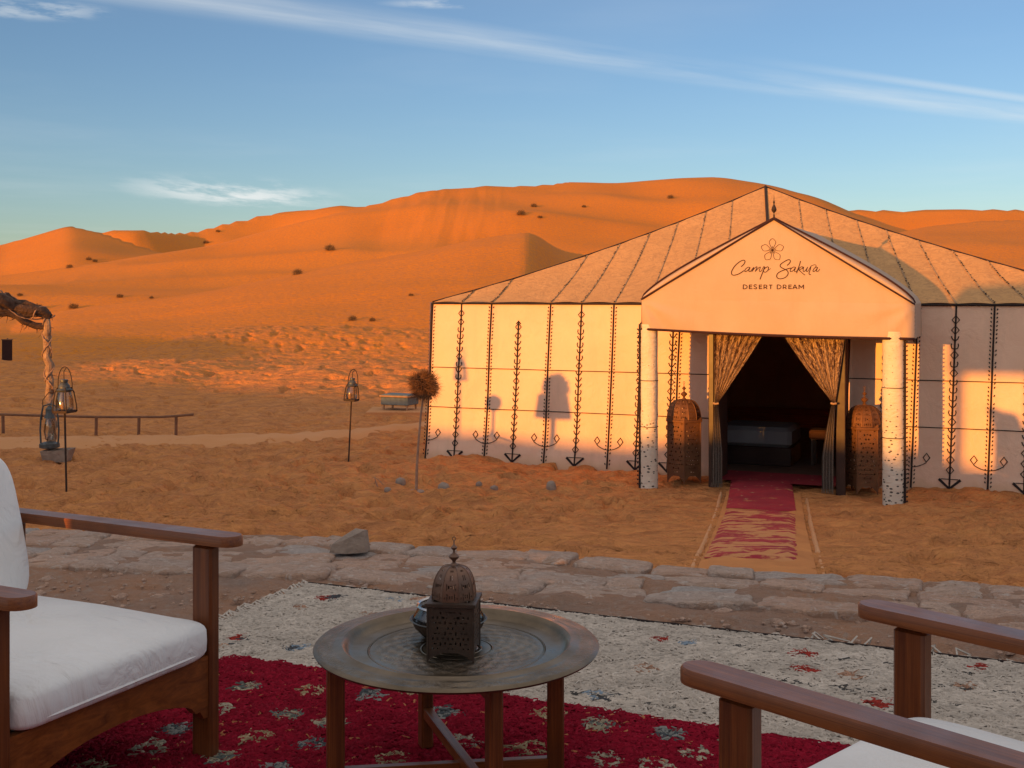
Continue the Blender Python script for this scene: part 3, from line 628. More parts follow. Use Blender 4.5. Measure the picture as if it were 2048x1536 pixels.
def build_stone_wall():
    root = thing('stone_wall', 'low wall of irregular flat pinkish stones edging the terrace above the sand', 'stone wall', (0, 0, 0))
    k = 0
    for row in range(4):
        x = -4.6 + random.random() * .2
        while x < 3.9:
            L = random.choice((random.uniform(.16, .30), random.uniform(.28, .56)))
            if row == 3: L *= 0.85
            xc = x + L / 2; y0, y1 = near_y(xc), far_y(xc); D = (y1 - y0) / 4; yc = y0 + D * (row + .5)
            sl_ = atan2(far_y(xc + .3) * (row + .5) / 4 + near_y(xc + .3) * (3.5 - row) / 4 - far_y(xc - .3) * (row + .5) / 4 - near_y(xc - .3) * (3.5 - row) / 4, .6)
            k += 1
            h = random.uniform(.020, .034) + (0.008 if row in (0, 3) else 0)
            me = rock_mesh('stone', quadpoly(L * 1.05, D * random.uniform(1.0, 1.16), k, 14), h, M['stone'], 1.1, k)
            o = link('stone', me, root, (xc, yc + random.uniform(-.015, .015), TERR - .038 + random.uniform(-.009, .009)))
            o.rotation_euler = (random.uniform(-.05, .05), random.uniform(-.04, .04), sl_ + random.uniform(-.05, .05)); x += L
    # outer face: three rough courses down to the sand
    for c_ in range(3):
        x = -4.6 + c_ * .13
        while x < 3.9:
            L = random.uniform(.28, .5); xc = x + L / 2; y1 = far_y(xc); k += 1
            me = rock_mesh('stone', quadpoly(L, .2, k), .235, M['stone'], .3, k)
            sl_ = atan2(far_y(xc + .2) - far_y(xc - .2), .4)
            o = link('stone', me, root, (xc, y1 - .02, TERR - .27 - .235 * c_), sl_); x += L
build_stone_wall()
def rock(u, v, z, L, D, H, label, mt='grey_stone', rot=0.0, group=None, tilt=0.0):
    x, y, z = (*at(u, v, z)[:2], z); 
    if z == 0.0: z = hgt(x, y)
    o = link('rock' if L > .15 else 'pebble', rock_mesh('rock', quadpoly(L, D, u, 10, .85), H, M[mt], .8, u, dome=True), None, (x, y, z - H * .1)); o.rotation_euler = (tilt, 0, rot)
    return tag(o, label, 'rock', group)
# the wedge-shaped rock on the wall
P = [(-.13, -.07), (-.02, -.10), (.10, -.06), (.12, .03), (.05, .08), (-.08, .06)]
Vv = [(x, y, -.03) for x, y in P] + [(-.115, -.06, .035), (-.01, -.085, .09), (.09, -.05, .145), (.105, .02, .13), (.04, .06, .12), (-.075, .045, .06)] + [(.03, 0, .15)]
Ff = [(i, (i + 1) % 6, 6 + (i + 1) % 6, 6 + i) for i in range(6)] + [(6 + i, 6 + (i + 1) % 6, 12) for i in range(6)]
x, y, z = at(702, 1090, TERR + .03)
o = link('rock', mesh('rock', Vv, Ff, M['grey_stone']), None, (x, y, TERR + .02)); tag(o, 'dark grey wedge-shaped rock standing up from the stone wall right of the chair arm', 'rock')
o.scale = (.85, .85, .68)
# loose rubble on the terrace
def build_rubble():
    V = []; F = []; n = 0
    while n < 2200:
        x = random.uniform(-4.5, 3.4); y = random.uniform(3.0, 6.3)
        if y > near_y(x) + .05: continue
        lx = (x + .98) * TA[0] + (y - 5.58) * TA[1]; ly = (x + .98) * TN[0] + (y - 5.58) * TN[1]
        if lx > -0.02 and ly > -0.02: continue
        r = random.uniform(.004, .013) * (1 if random.random() < .94 else 3.0); a = random.random() * 6; o = len(V); st = random.uniform(1, 1.8)
        for (sc_, zz_) in ((1, -.3), (.95, .25), (.55, .5)):
            for k in range(6):
                q = r * sc_ * random.uniform(.8, 1.15); ax, ay = q * st * cos(k * pi / 3), q * sin(k * pi / 3)
                V.append((x + ax * cos(a) - ay * sin(a), y + ax * sin(a) + ay * cos(a), TERR - .026 + zz_ * r * random.uniform(.8, 1.2)))
        F += [(o + q * 6 + k, o + q * 6 + (k + 1) % 6, o + q * 6 + 6 + (k + 1) % 6, o + q * 6 + 6 + k) for q in (0, 1) for k in range(6)] + [tuple(o + 12 + k for k in range(6))]; n += 1
    o = link('gravel', mesh('gravel', V, F, M['stone'])); tag(o, 'scattered pebbles and stone chips on the terrace dirt', None, None, 'stuff')
build_rubble()

# stones lying on the sand
for (u, v, L, H, lab) in [(888, 983, .17, .10, 'larger rounded grey stone on the sand just right of the ball-topped stick plant'),
    (801, 968, .13, .07, 'small grey stone on the sand left of the ball-topped stick plant'),
    (958, 967, .08, .04, 'tiny brown stone on the sand below the tent wall seam'),
    (989, 971, .10, .05, 'little flat stone on the sand between the grey stones before the tent'),
    (1102, 979, .13, .08, 'grey stone alone on the sand below the middle of the tent left wall'),
    (2022, 1062, .12, .07, 'pale grey pebble half buried in the smooth sand at the far right'),
    (775, 984, .10, .04, 'flat brown stone on the sand beside the snapped dry stalk')]:
    rock(u, v, 0.0, L, L * .75, H, lab, rot=u)
x, y, z = at(757, 978, 0); z = hgt(x, y)
B().tube([(0, 0, -.03), (-.03, 0, .06), (-.045, .01, .11), (.0, .0, .085), (.06, .01, .02)], [.008, .007, .006, .005, .004], 6).obj('dry_stalk', M['stick'], None, loc=(x, y, z))
tag(bpy.data.objects['dry_stalk'], 'snapped dry stalk bent over in the sand left of the stick plant', 'stalk')

# ------------------------------------------------------------------ big tent (local x along the front wall, y into the tent)
TW, TD, EAVE = 8.6, 8.4, 2.1
tent = thing('desert_tent', 'big cream canvas tent with black embroidered walls, woven pitched roof and gabled porch', 'tent', (TL[0], TL[1], 0), TROT)
cl_ = Matrix.Rotation(-TROT, 2) @ Vector((-TL[0], -TL[1]))      # camera in tent coordinates
def tray_dir(u):
    d = Matrix.Rotation(-TROT, 2) @ Vector(((u - 1024) / FPX, 1.0)); return d
def tp(u, v, n):                            # tent coordinates (t, z) of the photo pixel on the plane y = -n
    d = tray_dir(u); k = (-n - cl_.y) / d.y; return cl_.x + d.x * k, CAMH - (v - VH) / FPX * k
def toproj(t, y, z):
    p = Matrix.Rotation(TROT, 2) @ Vector((t, y)) + Vector((TL[0], TL[1])); return 1024 + FPX * p.x / p.y, VH + FPX * (CAMH - z) / p.y
SEAMS = [0, .434, .874, 1.711, 2.136, 2.572, 3.0, 3.43, 3.98]
SEAMS_R = [5.48, 5.88, 6.21, 6.62, 7.02, 7.39, 7.80, 8.2, TW]
ALLS = SEAMS + SEAMS_R
def wp(t, z, off=0.0):
    q = z / EAVE
    s0 = max([s for s in ALLS if s <= t + 1e-6], default=0); s1 = min([s for s in ALLS if s > t + 1e-6], default=TW)
    w = (t - s0) / max(s1 - s0, 1e-3); belly = sin(pi * min(max(w, 0), 1)) ** 0.7
    y = .05 * q + .020 * belly * (.6 + .8 * mnoise.noise(Vector((t * 1.1, z * .7, 3)))) + .018 * mnoise.noise(Vector((t * 3.1, z * 1.2, 0))) + .006 * mnoise.noise(Vector((t * 9, z * 2.2, 4)))
    y -= .03 * (1 - min(q * 3, 1)) ** 2 * (1 + mnoise.noise(Vector((t * 2.3, 0, 5))))
    return (t + .075 * q, y - off, z - (0.0 if q > .05 else .0))
def wall_panel(t0, t1):
    b_ = B(); n = max(4, int((t1 - t0) / .06))
    b_.grid(lambda a, c: wp(min(t0 + (t1 - t0) * a, t1 - 1e-4), -.12 + (EAVE + .12) * c), n, 26)
    b_.obj('wall_panel', M['canvas'], tent, angle=60)
for L_ in (SEAMS, SEAMS_R):
    for i in range(len(L_) - 1): wall_panel(L_[i], L_[i + 1])
# header above the door
B().grid(lambda a, c: wp(3.98 + 1.5 * a, 1.95 + .15 * c), 8, 2).obj('door_header', M['canvas'], tent)
# seams: black piping with sewn loops
def motif_column(t, z0, z1, cord):
    b_ = B(); f = lambda a, c, l: wp(a, c, .004 + l)
    b_.ribbon(f, [(t, z0), (t, z1)], .020)
    z = z0 + .17; k = 0
    random.seed(int(t * 100))
    while z < z1 - .10:
        kind = random.choice('YYYDU' if k > 1 else 'DD'); s_ = .040
        if kind == 'Y':
            for sg in (-1, 1): b_.ribbon(f, [(t, z), (t + sg * .028, z + .028), (t + sg * s_, z + .058)], .012)
            z += .078
        elif kind == 'D':
            b_.ribbon(f, [(t, z), (t + s_, z + .05), (t, z + .10), (t - s_, z + .05), (t, z)], .012); z += .115
        else:
            for sg in (-1, 1): b_.ribbon(f, [(t, z), (t + sg * .030, z + .012), (t + sg * .040, z + .040), (t + sg * .034, z + .066)], .012)
            z += .090
        k += 1
    b_.ribbon(f, [(t - .115, z0 + .115), (t, z0 + .012), (t + .115, z0 + .115)], .030)
    b_.ribbon(f, [(t - .09, z0 + .118), (t + .09, z0 + .118)], .008)
    if not cord: b_.ribbon(f, [(t - .03, z1 - .04), (t, z1), (t + .03, z1 - .04)], .014)
    else: b_.ribbon(f, [(t, z1), (t, EAVE - .01)], .016)
    b_.obj('embroidered_column', M['black'], tent, smooth=False)
def seam_trim(t, both=True, z0=0.0, z1=EAVE):
    b_ = B(); f = lambda a, c, l: wp(a, c, .004 + l)
    b_.tube([wp(t, z0 + (z1 - z0) * i / 30, .010) for i in range(31)], .011, 5)
    z = z0 + .05
    while z < z1 - .04:
        for sg in ((-1, 1) if both else (1,)): 
            if random.random() < .93: b_.ribbon(f, [(t + sg * .026, z), (t + sg * .036, z + .020)], .013)
        z += .046
    b_.obj('seam_trim', M['black'], tent, smooth=False)
for t in (.434, 2.136, 6.62, 8.2): motif_column(t, 0.0, EAVE - .02, True)
for t in (1.268, 2.94, 3.35, 5.88, 7.39): motif_column(t, 0.0, 1.86, False)
for t in (.874, 1.711, 2.572, 3.43, 6.21, 7.02, 7.80): seam_trim(t)
seam_trim(.004, True); seam_trim(TW - .01)
# thin cords round the walls
for z in (1.225, .69):
    b_ = B()
    for (a, c) in ((0, 3.98), (5.48, TW)): b_.tube([wp(a + (c - a) * i / 60, z, .007) for i in range(61)], .0055, 4)
    b_.obj('wall_cord', M['black'], tent)
# little diamonds joined by an arc
def diamond_pair(t, sides=(-1, 1)):
    b_ = B(); f = lambda a, c, l: wp(min(max(a, 0), TW), c, .004 + l); z = .345
    for sg in sides:
        c = t + sg * .155; b_.ribbon(f, [(c, z - .05), (c + .036, z), (c, z + .05), (c - .036, z), (c, z - .05)], .013)
        b_.ribbon(f, [(t + sg * .155 * q, z - .055 - .055 * (1 - q * q)) for q in (0, .25, .5, .75, 1)], .009)
    b_.obj('diamond_motif', M['black'], tent, smooth=False)
for t in (.874, 1.711, 2.572, 7.02, 7.80): diamond_pair(t)
diamond_pair(.004, (1,)); diamond_pair(6.21, (1,))
# roof
ptt, ptz = tp(1531, 374, -4.2)
PEAK = Vector((ptt, 4.2, ptz))
CL = Vector(wp(0, EAVE)); CR = Vector(wp(TW - 1e-3, EAVE)); CLB = Vector((.06, TD, EAVE)); CRB = Vector((TW + .02, TD, EAVE))
def hip(c, s): p = c.lerp(PEAK, s); p.z -= .10 * 4 * s * (1 - s); return p
def hip_s(c, u):
    lo, hi = 0., 1.; sg = 1 if c is CL else -1
    for _ in range(30):
        md = (lo + hi) / 2; p = hip(c, md)
        if (toproj(*p)[0] - u) * sg > 0: hi = md
        else: lo = md
    return (lo + hi) / 2
left_seams = [(0, 0.0)] + [(t, hip_s(CL, u)) for t, u in ((.434, 948), (.874, 1024), (1.711, 1175), (2.136, 1240), (2.572, 1300), (3.0, 1356), (3.45, 1412), (3.95, 1465))] + [(4.56, 1.0)]
right_seams = [(4.56, 1.0)] + [(t, hip_s(CR, u)) for t, u in ((5.05, 1597), (5.45, 1651), (5.85, 1713), (6.21, 1772), (6.62, 1836), (7.02, 1905), (7.39, 1975), (7.80, 2050), (8.2, 2120))] + [(TW - 1e-3, 0.0)]
def roof_pt(c, t, s, v, n=0.0):
    e = Vector(wp(t, EAVE)); h = hip(c, s); p = e.lerp(h, v); L = (h - e).length
    p.z -= .055 * L * 4 * v * (1 - v) * .35
    p.z += .012 * mnoise.noise(Vector((p.x * 1.5, p.y * 1.5, 0))) * min(1, 4 * v * (1 - v)) + n
    return p
for seams, c in ((left_seams, CL), (right_seams, CR)):
    for i in range(len(seams) - 1):
        (t0, s0), (t1, s1) = seams[i], seams[i + 1]
        b_ = B(); b_.grid(lambda a, q: roof_pt(c, t0 + (t1 - t0) * a, s0 + (s1 - s0) * a, q) + Vector((0, 0, .012 * sin(pi * a) - .0)), 6, 28)
        b_.obj('roof_panel', M['roof'], tent, angle=70)
    for (t, s_) in seams[1:-1]:
        if s_ >= .999: continue
        pts = [roof_pt(c, t, s_, q / 28, .004) for q in range(29)]
        B().tube(pts, .012, 6, flat=.6).obj('roof_seam', M['seamgold'], tent)
        st = B()
        for q in range(28):
            for w in (0, .33, .66):
                p = pts[q].lerp(pts[q + 1], w); 
                if random.random() < .35: st.box(tuple(p + Vector((random.uniform(-.008, .012), -.012, .008))), (.010, .016, .008), rz=random.random())
        st.obj('seam_stitching', M['black'], tent, smooth=False)['kind'] = 'stuff'
B().tube([roof_pt(CL, 4.56, 1.0, q / 20, .012) for q in range(21)], .020, 6).obj('ridge_seam', M['black'], tent)
for c in (CL, CR): B().tube([hip(c, q / 24) + Vector((0, 0, .008)) for q in range(25)], .012, 6).obj('hip_piping', M['black'], tent)
B().tube([wp(TW * q / 80 - (0 if q < 80 else 1e-3), EAVE - .012, .014) for q in range(81)], .016, 6).obj('eave_piping', M['black'], tent)
def face3(name, a, c, mt):
    def fn(p, q):
        e = a.lerp(c, p); x = e.lerp(PEAK, q); x.z -= .10 * 4 * q * (1 - q); return x
    B().grid(fn, 12, 12).obj(name, mt, tent)
face3('side_roof', CL, CLB, M['roof']); face3('side_roof', CRB, CR, M['roof']); face3('rear_roof', CLB, CRB, M['roof'])
B().grid(lambda a, c: ((.06 - .06 * (1 - c)) + .0, TD * a, -.1 + (EAVE + .1) * c), 20, 4).obj('side_wall', M['canvas'], tent)
B().grid(lambda a, c: (TW + .06, TD * a, -.1 + (EAVE + .1) * c), 20, 4).obj('side_wall', M['canvas'], tent)
B().grid(lambda a, c: (TW * a + .04, TD, -.1 + (EAVE + .1) * c), 20, 4).obj('rear_wall', M['canvas'], tent)

# ---- porch
PN = 1.17
gl_, gz_tl = tp(1283, 598, PN); gr_, gz_tr = tp(1830, 608, PN); gp_, gz_p = tp(1547, 437, PN)
_, gz_bl = tp(1283, 657, PN); _, gz_br = tp(1826, 677, PN)
def gable_edge(q, side, bow=1.0):           # q 0 at the eave corner, 1 at the peak
    (x0, z0) = (gl_, gz_tl) if side < 0 else (gr_, gz_tr)
    x = x0 + (gp_ - x0) * q; z = z0 + (gz_p - z0) * q; k = bow * .07 * sin(pi * q ** .55)
    return x + side * k * .5, z + k * .87
def gable_fn(a, c, l=0.0):                  # a across, c up, inside the triangle
    return None
def gy(x, z):                               # cloth tension relief
    return -PN + .020 * mnoise.noise(Vector((x * 1.5, z * 2.0, 2))) + .009 * mnoise.noise(Vector((x * 4, z * 4, 2)))
def tri_fn(a, c):
    zb = gz_tl + (gz_tr - gz_tl) * a; x = gl_ + (gr_ - gl_) * a
    zt = gz_tl + (gz_p - gz_tl) * (x - gl_) / (gp_ - gl_) if x < gp_ else gz_tr + (gz_p - gz_tr) * (gr_ - x) / (gr_ - gp_)
    z = zb + (zt - zb) * c; return (x, gy(x, z), z)
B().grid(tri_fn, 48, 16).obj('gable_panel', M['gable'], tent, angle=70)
def val_fn(a, c):
    x = gl_ + (gr_ - gl_) * a; zt = gz_tl + (gz_tr - gz_tl) * a; zb = gz_bl + (gz_br - gz_bl) * a - .018 * sin(pi * a)
    z = zt + (zb - zt) * c
    f = 0.0
    for (x0, sg) in ((gl_, 1), (gr_, -1)):   # creases fanning from the corners
        d = abs(x - x0); an = atan2(zt - z, d + 1e-3); f += .020 * sin(an * 9 + x0) * math.exp(-d / .6) * min(1, c * 3)
    return (x, gy(x, z) - f - .02 * c * (1 - c) * 4 * .5 - .012 * c, z)
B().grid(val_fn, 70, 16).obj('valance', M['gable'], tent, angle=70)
# side returns of the valance
for (x0, zt, zb) in ((gl_, gz_tl, gz_bl), (gr_, gz_tr, gz_br)):
    B().grid(lambda a, c: (x0 + .012 * sin(a * 14) * c, -PN - .012 * c * (1 - a) + (PN - .02) * a, zt + (zb - zt) * c), 12, 6).obj('valance_return', M['gable'], tent)
B().tube([Vector(val_fn(q / 60, 1.0)) + Vector((0, -.006, -.004)) for q in range(61)], .016, 6).obj('valance_hem', M['ink'], tent)
for side in (-1, 1):
    # inner piping straight along the gable, outer piping on the padded edge, roof sheet behind it
    x0, z0 = (gl_, gz_tl) if side < 0 else (gr_, gz_tr)
    B().tube([(x0 + (gp_ - x0) * q / 30, -PN - .016, z0 + (gz_p - z0) * q / 30 - .004) for q in range(31)], .011, 6).obj('gable_piping', M['ink'], tent)
    B().tube([(gable_edge(q / 40, side)[0], -PN + .035, gable_edge(q / 40, side)[1] + .010) for q in range(41)], .011, 6).obj('gable_piping', M['ink'], tent)
    def roll(a, c):
        x, z = gable_edge(a, side); xi, zi = gable_edge(a, side, 0.0); y = -PN - .01 + .06 * c ** 1.5
        return (xi + (x - xi) * c, y - .025 * sin(pi * c), zi + (z - zi) * c)
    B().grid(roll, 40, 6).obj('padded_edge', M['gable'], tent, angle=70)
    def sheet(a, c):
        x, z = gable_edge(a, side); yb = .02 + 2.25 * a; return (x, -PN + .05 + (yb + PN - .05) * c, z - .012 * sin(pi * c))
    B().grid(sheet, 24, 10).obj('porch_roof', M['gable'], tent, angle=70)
b_ = B().lathe([(.006, -.04), (.010, .0), (.004, .03), (.022, .05), (.030, .07), (.020, .10), (.005, .13), (.012, .15), (.004, .17), (.001, .24)], 12, (gp_, -PN + .03, gz_p + .03))
b_.obj('finial', M['iron'], tent)
# emblem and lettering printed on the gable
Z1 = (1450.0, 465.0, 10.24)                 # origin and scale of the traced drawing
def gpt(px_, py_, l=0.0):
    t, z = tp(Z1[0] + px_ / Z1[2], Z1[1] + py_ / Z1[2], PN + .008); return (t, gy(t, z) - .004 - l, z)
def smooth_path(P, k=6, closed=False):
    out = []; n = len(P)
    for i in range(n if closed else n - 1):
        p0 = P[(i - 1) % n] if closed or i > 0 else P[0]; p1 = P[i]; p2 = P[(i + 1) % n]; p3 = P[(i + 2) % n] if closed or i + 2 < n else P[-1]
        for q in range(k):
            t = q / k; out.append(tuple(.5 * ((2 * b1) + (-a + c) * t + (2 * a - 5 * b1 + 4 * c - d) * t * t + (-a + 3 * b1 - 3 * c + d) * t ** 3) for a, b1, c, d in zip(p0, p1, p2, p3)))
    out.append(P[0] if closed else P[-1]); return out
def stroke(b_, P, w, closed=False, k=6): b_.ribbon(gpt, smooth_path(P, k, closed), w, .0015, 1e9)
em = B(); c0 = (970, 362)
pet = [(0, -20), (-32, -75), (-66, -150), (-58, -190), (0, -238), (58, -190), (66, -150), (32, -75)]
for k in range(5):
    a = 2 * pi * k / 5; stroke(em, [(c0[0] + x * cos(a) - y * sin(a), c0[1] + x * sin(a) + y * cos(a)) for x, y in pet], 9, True, 5)
    stroke(em, [(c0[0] + s * sin(a), c0[1] - s * cos(a)) for s in (45, 82)], 11, k=1)
stroke(em, [(c0[0] + 12 * cos(q), c0[1] + 12 * sin(q)) for q in np.linspace(0, 2 * pi, 9)[:-1]], 22, True, 2)
em.obj('flower_emblem', M['ink'], tent, smooth=False)
sc = B()
for P, w in [
  ([(330,700),(380,655),(408,600),(395,570),(350,572),(270,620),(190,700),(140,790),(135,840),(160,872),(215,870),(300,840),(390,780)], 17),
  ([(505,715),(470,710),(420,750),(405,790),(425,800),(470,770),(515,715)], 14), ([(515,715),(490,770),(492,798),(520,798)], 14),
  ([(520,798),(560,745),(585,712),(575,750),(545,802)], 13), ([(548,800),(600,735),(645,700),(650,720),(615,800)], 13), ([(618,798),(680,730),(715,705),(720,722),(700,775),(712,800),(735,795)], 13),
  ([(735,795),(790,700),(800,690)], 11), ([(812,700),(780,790),(745,880),(715,960)], 17), ([(770,790),(820,730),(870,702),(890,725),(870,780),(830,812),(800,808),(790,790)], 14), ([(870,780),(900,762),(935,735)], 8),
  ([(1268,675),(1310,640),(1338,595),(1325,560),(1280,562),(1200,605),(1140,650),(1128,690),(1165,725),(1240,760),(1285,800),(1285,860),(1230,920),(1140,948),(1080,935),(1055,895),(1075,840),(1140,795),(1230,760),(1310,735),(1360,728)], 17),
  ([(1440,712),(1400,708),(1350,745),(1332,790),(1355,802),(1400,775),(1450,712)], 14), ([(1450,712),(1425,775),(1432,802),(1460,798)], 13),
  ([(1460,798),(1510,720),(1550,580)], 9), ([(1548,582),(1520,680),(1490,760),(1465,835)], 16), ([(1490,770),(1540,715),(1585,700),(1590,725),(1550,755),(1500,765)], 13), ([(1510,765),(1560,810),(1605,850),(1640,872)], 14),
  ([(1590,740),(1612,705),(1600,760),(1605,795),(1635,790),(1680,730),(1695,705)], 13), ([(1692,708),(1668,770),(1672,800),(1700,790)], 13),
  ([(1700,790),(1735,730),(1760,690),(1790,672),(1840,660),(1862,672)], 11), ([(1760,690),(1740,770),(1720,830),(1730,860),(1760,862)], 15),
  ([(1890,715),(1855,712),(1815,750),(1800,790),(1820,800),(1860,770),(1900,712)], 14), ([(1900,712),(1875,770),(1880,802),(1910,790),(1942,745)], 12), ([(1862,672),(1868,690),(1845,705)], 9)]:
    stroke(sc, P, w)
sc.obj('script_lettering', M['ink'], tent, smooth=False)
ca = B(); y0, y1 = 1068, 1158
def L2(*ps): stroke(ca, list(ps), 17, k=1)
def capD(x, y0=1068, y1=1158): stroke(ca, [(x, y0), (x, y1)], 17, k=1); stroke(ca, [(x, y0 + 4), (x + 40, y0 + 6), (x + 72, y0 + 28), (x + 78, y0 + 46), (x + 70, y0 + 66), (x + 38, y1 - 5), (x, y1 - 4)], 16, k=3)
def capE(x): L2((x, y0), (x, y1)); L2((x, y0 + 8), (x + 60, y0 + 8)); L2((x, 1112), (x + 54, 1112)); L2((x, y1 - 8), (x + 62, y1 - 8))
def capR(x): L2((x, y0), (x, y1)); stroke(ca, [(x, y0 + 8), (x + 40, y0 + 8), (x + 60, y0 + 26), (x + 45, y0 + 52), (x, y0 + 56)], 16, k=3); L2((x + 34, y0 + 56), (x + 66, y1))
capD(375); capE(497); stroke(ca, [(650, 1080), (620, 1068), (592, 1082), (598, 1102), (635, 1120), (648, 1138), (625, 1155), (585, 1145)], 16, k=3)
capE(700); capR(798); L2((900, y0 + 8), (970, y0 + 8)); L2((935, y0), (935, y1))
capD(1068); capR(1190); capE(1305); L2((1388, y1), (1430, y0)); L2((1430, y0), (1478, y1)); L2((1404, 1130), (1460, 1130))
L2((1515, y1), (1515, y0)); L2((1515, y0 + 4), (1562, 1130)); L2((1562, 1130), (1608, y0 + 4)); L2((1608, y0), (1608, y1))
ca.obj('capital_lettering', M['ink'], tent, smooth=False)['kind'] = 'stuff'
# porch posts, wrapped in cloth
def porch_post(t, r, zt, side):
    pr = [(r * (1 + .05 * mnoise.noise(Vector((t, q * 7, 0)))), -.05 + (zt + .05) * q / 24) for q in range(25)]
    b_ = B(); n = 20; V = []
    for (rr_, z) in pr:
        for k in range(n):
            a = 2 * pi * k / n; q = 1 + .05 * mnoise.noise(Vector((cos(a) * 1.5 + t, sin(a) * 1.5, z * 5))); V.append((t + rr_ * q * cos(a), -1.10 + rr_ * q * sin(a), z))
    b_.add(V, [(i * n + k, i * n + (k + 1) % n, (i + 1) * n + (k + 1) % n, (i + 1) * n + k) for i in range(24) for k in range(n)])
    po = b_.obj('porch_post', M['post'], tent, angle=80)
    rp = B(); x = t + side * (r + .006); rp.tube([(x, -1.13, z_) for z_ in np.linspace(-.02, zt, 20)], .014, 6)
    z = .03
    while z < zt - .03:
        for sg in (-1, 1): rp.box((x + sg * .022, -1.14, z), (.014, .010, .018), ry=.5 * sg)
        z += .048
    rp.obj('post_cord', M['black'], po, smooth=False)
    for zz in (1.22, .69): B().lathe([(r + .004, zz - .004), (r + .009, zz), (r + .004, zz + .004)], 20, (t, -1.10, 0)).obj('post_band', M['black'], po)
porch_post(3.43, .098, gz_bl + .05, -1); porch_post(6.10, .112, gz_br + .07, 1)
# door frame, curtains, vestibule sides
DP = .85
dl, _ = tp(1421, 900, DP); dr, _ = tp(1681, 900, DP)
fr = thing('_tmp', '', '') if False else None
df = B(); df.box((dl + .005, -DP + .03, .95), (.06, .05, 1.95), bev=.006); df.box((dl + .062, -DP + .03, .95), (.045, .05, 1.95), bev=.004); df.obj('door_post', M['wood_dark'], tent)
df = B(); df.box((dr, -DP + .03, .95), (.10, .05, 1.95), bev=.006); df.obj('door_post', M['wood_dark'], tent)
B().box(((dl + dr) / 2, -DP, 1.90), (dr - dl - .05, .05, .06), bev=.006).obj('door_lintel', M['wood_dark'], tent)
for x in (dl + .012, dr - .012):
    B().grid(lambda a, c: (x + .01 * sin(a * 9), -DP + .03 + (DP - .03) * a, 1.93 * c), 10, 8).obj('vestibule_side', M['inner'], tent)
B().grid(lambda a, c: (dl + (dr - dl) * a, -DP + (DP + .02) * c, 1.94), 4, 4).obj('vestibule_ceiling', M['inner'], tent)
def curtain(side):
    if side < 0: u0, u1, ut, uh0, uh1, vt, vh = 1430, 1538, 1433, 1424, 1445, 806, 972
    else: u0, u1, ut, uh0, uh1, vt, vh = 1553, 1692, 1668, 1644, 1667, 806, 984
    n = DP - .06 + .10
    x0, _ = tp(u0, 660, n); x1, _ = tp(u1, 660, n); xt, zt = tp(ut, vt, n); h0, _ = tp(uh0, vh, n); h1, zh = tp(uh1, vh, n); zh = max(zh, .02); ztop = 1.88
    def up(a, c):                            # swept from rail to tie
        q = c ** 1.12; w = a - .5; xx = x0 + (x1 - x0) * a
        bow = (1 - c) * c * .02 * (1 if side < 0 else -1) * (a if side < 0 else 1 - a)
        xe = xt + w * .035; x = xx + (xe - xx) * q - bow * .6
        fold = .028 * (1 - c * .75) * sin(a * 2 * pi * 7 + side) ; return (x, -n + fold - .02 * sin(pi * c), ztop + (zt - ztop) * c)
    cu = B(); cu.grid(up, 84, 34); o = cu.obj('curtain', M['curtain'], tent, angle=80, uv=True)
    def lo(a, c):
        w0 = xt + (a - .5) * .035; w1 = h0 + (h1 - h0) * a; x = w0 + (w1 - w0) * min(1, c * 1.6) ** .8
        return (x, -n - .012 + .016 * sin(a * 2 * pi * 4), zt + (zh + .03 - zt) * c)
    B().grid(lo, 30, 16).obj('curtain_tail', M['curtain_low'], o, angle=80, uv=True)
    B().tube([(xt - .03, -n - .03, zt), (xt, -n - .04, zt - .006), (xt + .03, -n - .03, zt)], .012, 6).obj('tie_back', M['seamgold'], o)
    fb = B()
    for k in range(16):
        a = k / 15; x = h0 + (h1 - h0) * a; fb.tube([(x, -n - .012 + .016 * sin(a * 25), zh + .035), (x + random.uniform(-.012, .012), -n - .02, zh - .015)], .0035, 3)
    fb.obj('fringe', M['curtain_low'], o)['kind'] = 'stuff'
curtain(-1); curtain(1)
# inside
o = B().box((TW / 2, TD / 2 + .1, -.02), (TW - .3, TD - .1, .06)).obj('tent_floor', M['floor_dark'], tent)
sofa = thing('daybed', 'low pale daybed on a dark brown base in the gloom inside the tent doorway', 'daybed', tuple((Matrix.Rotation(TROT, 3, 'Z') @ Vector((tp(1508, 900, -.95)[0], .95 + .4, 0)) + Vector((TL[0], TL[1], .011)))), TROT)
w_ = tp(1577, 900, -.95)[0] - tp(1430, 900, -.95)[0]
B().box((0, 0, .12), (w_, .8, .24), bev=.01).obj('base', M['wood_dark'], sofa); B().box((0, 0, .36), (w_, .8, .26), bev=.05).obj('mattress', M['bed'], sofa)
st_ = thing('side_stool', 'small low square stool in the dark at the right inside the tent doorway', 'stool', tuple((Matrix.Rotation(TROT, 3, 'Z') @ Vector((tp(1645, 900, -1.3)[0], 1.3, 0)) + Vector((TL[0], TL[1], .011)))), TROT)
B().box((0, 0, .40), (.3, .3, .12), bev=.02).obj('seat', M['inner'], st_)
for i in (-1, 1):
    for j in (-1, 1): B().box((i * .11, j * .11, .17), (.035, .035, .34)).obj('leg', M['wood_dark'], st_)

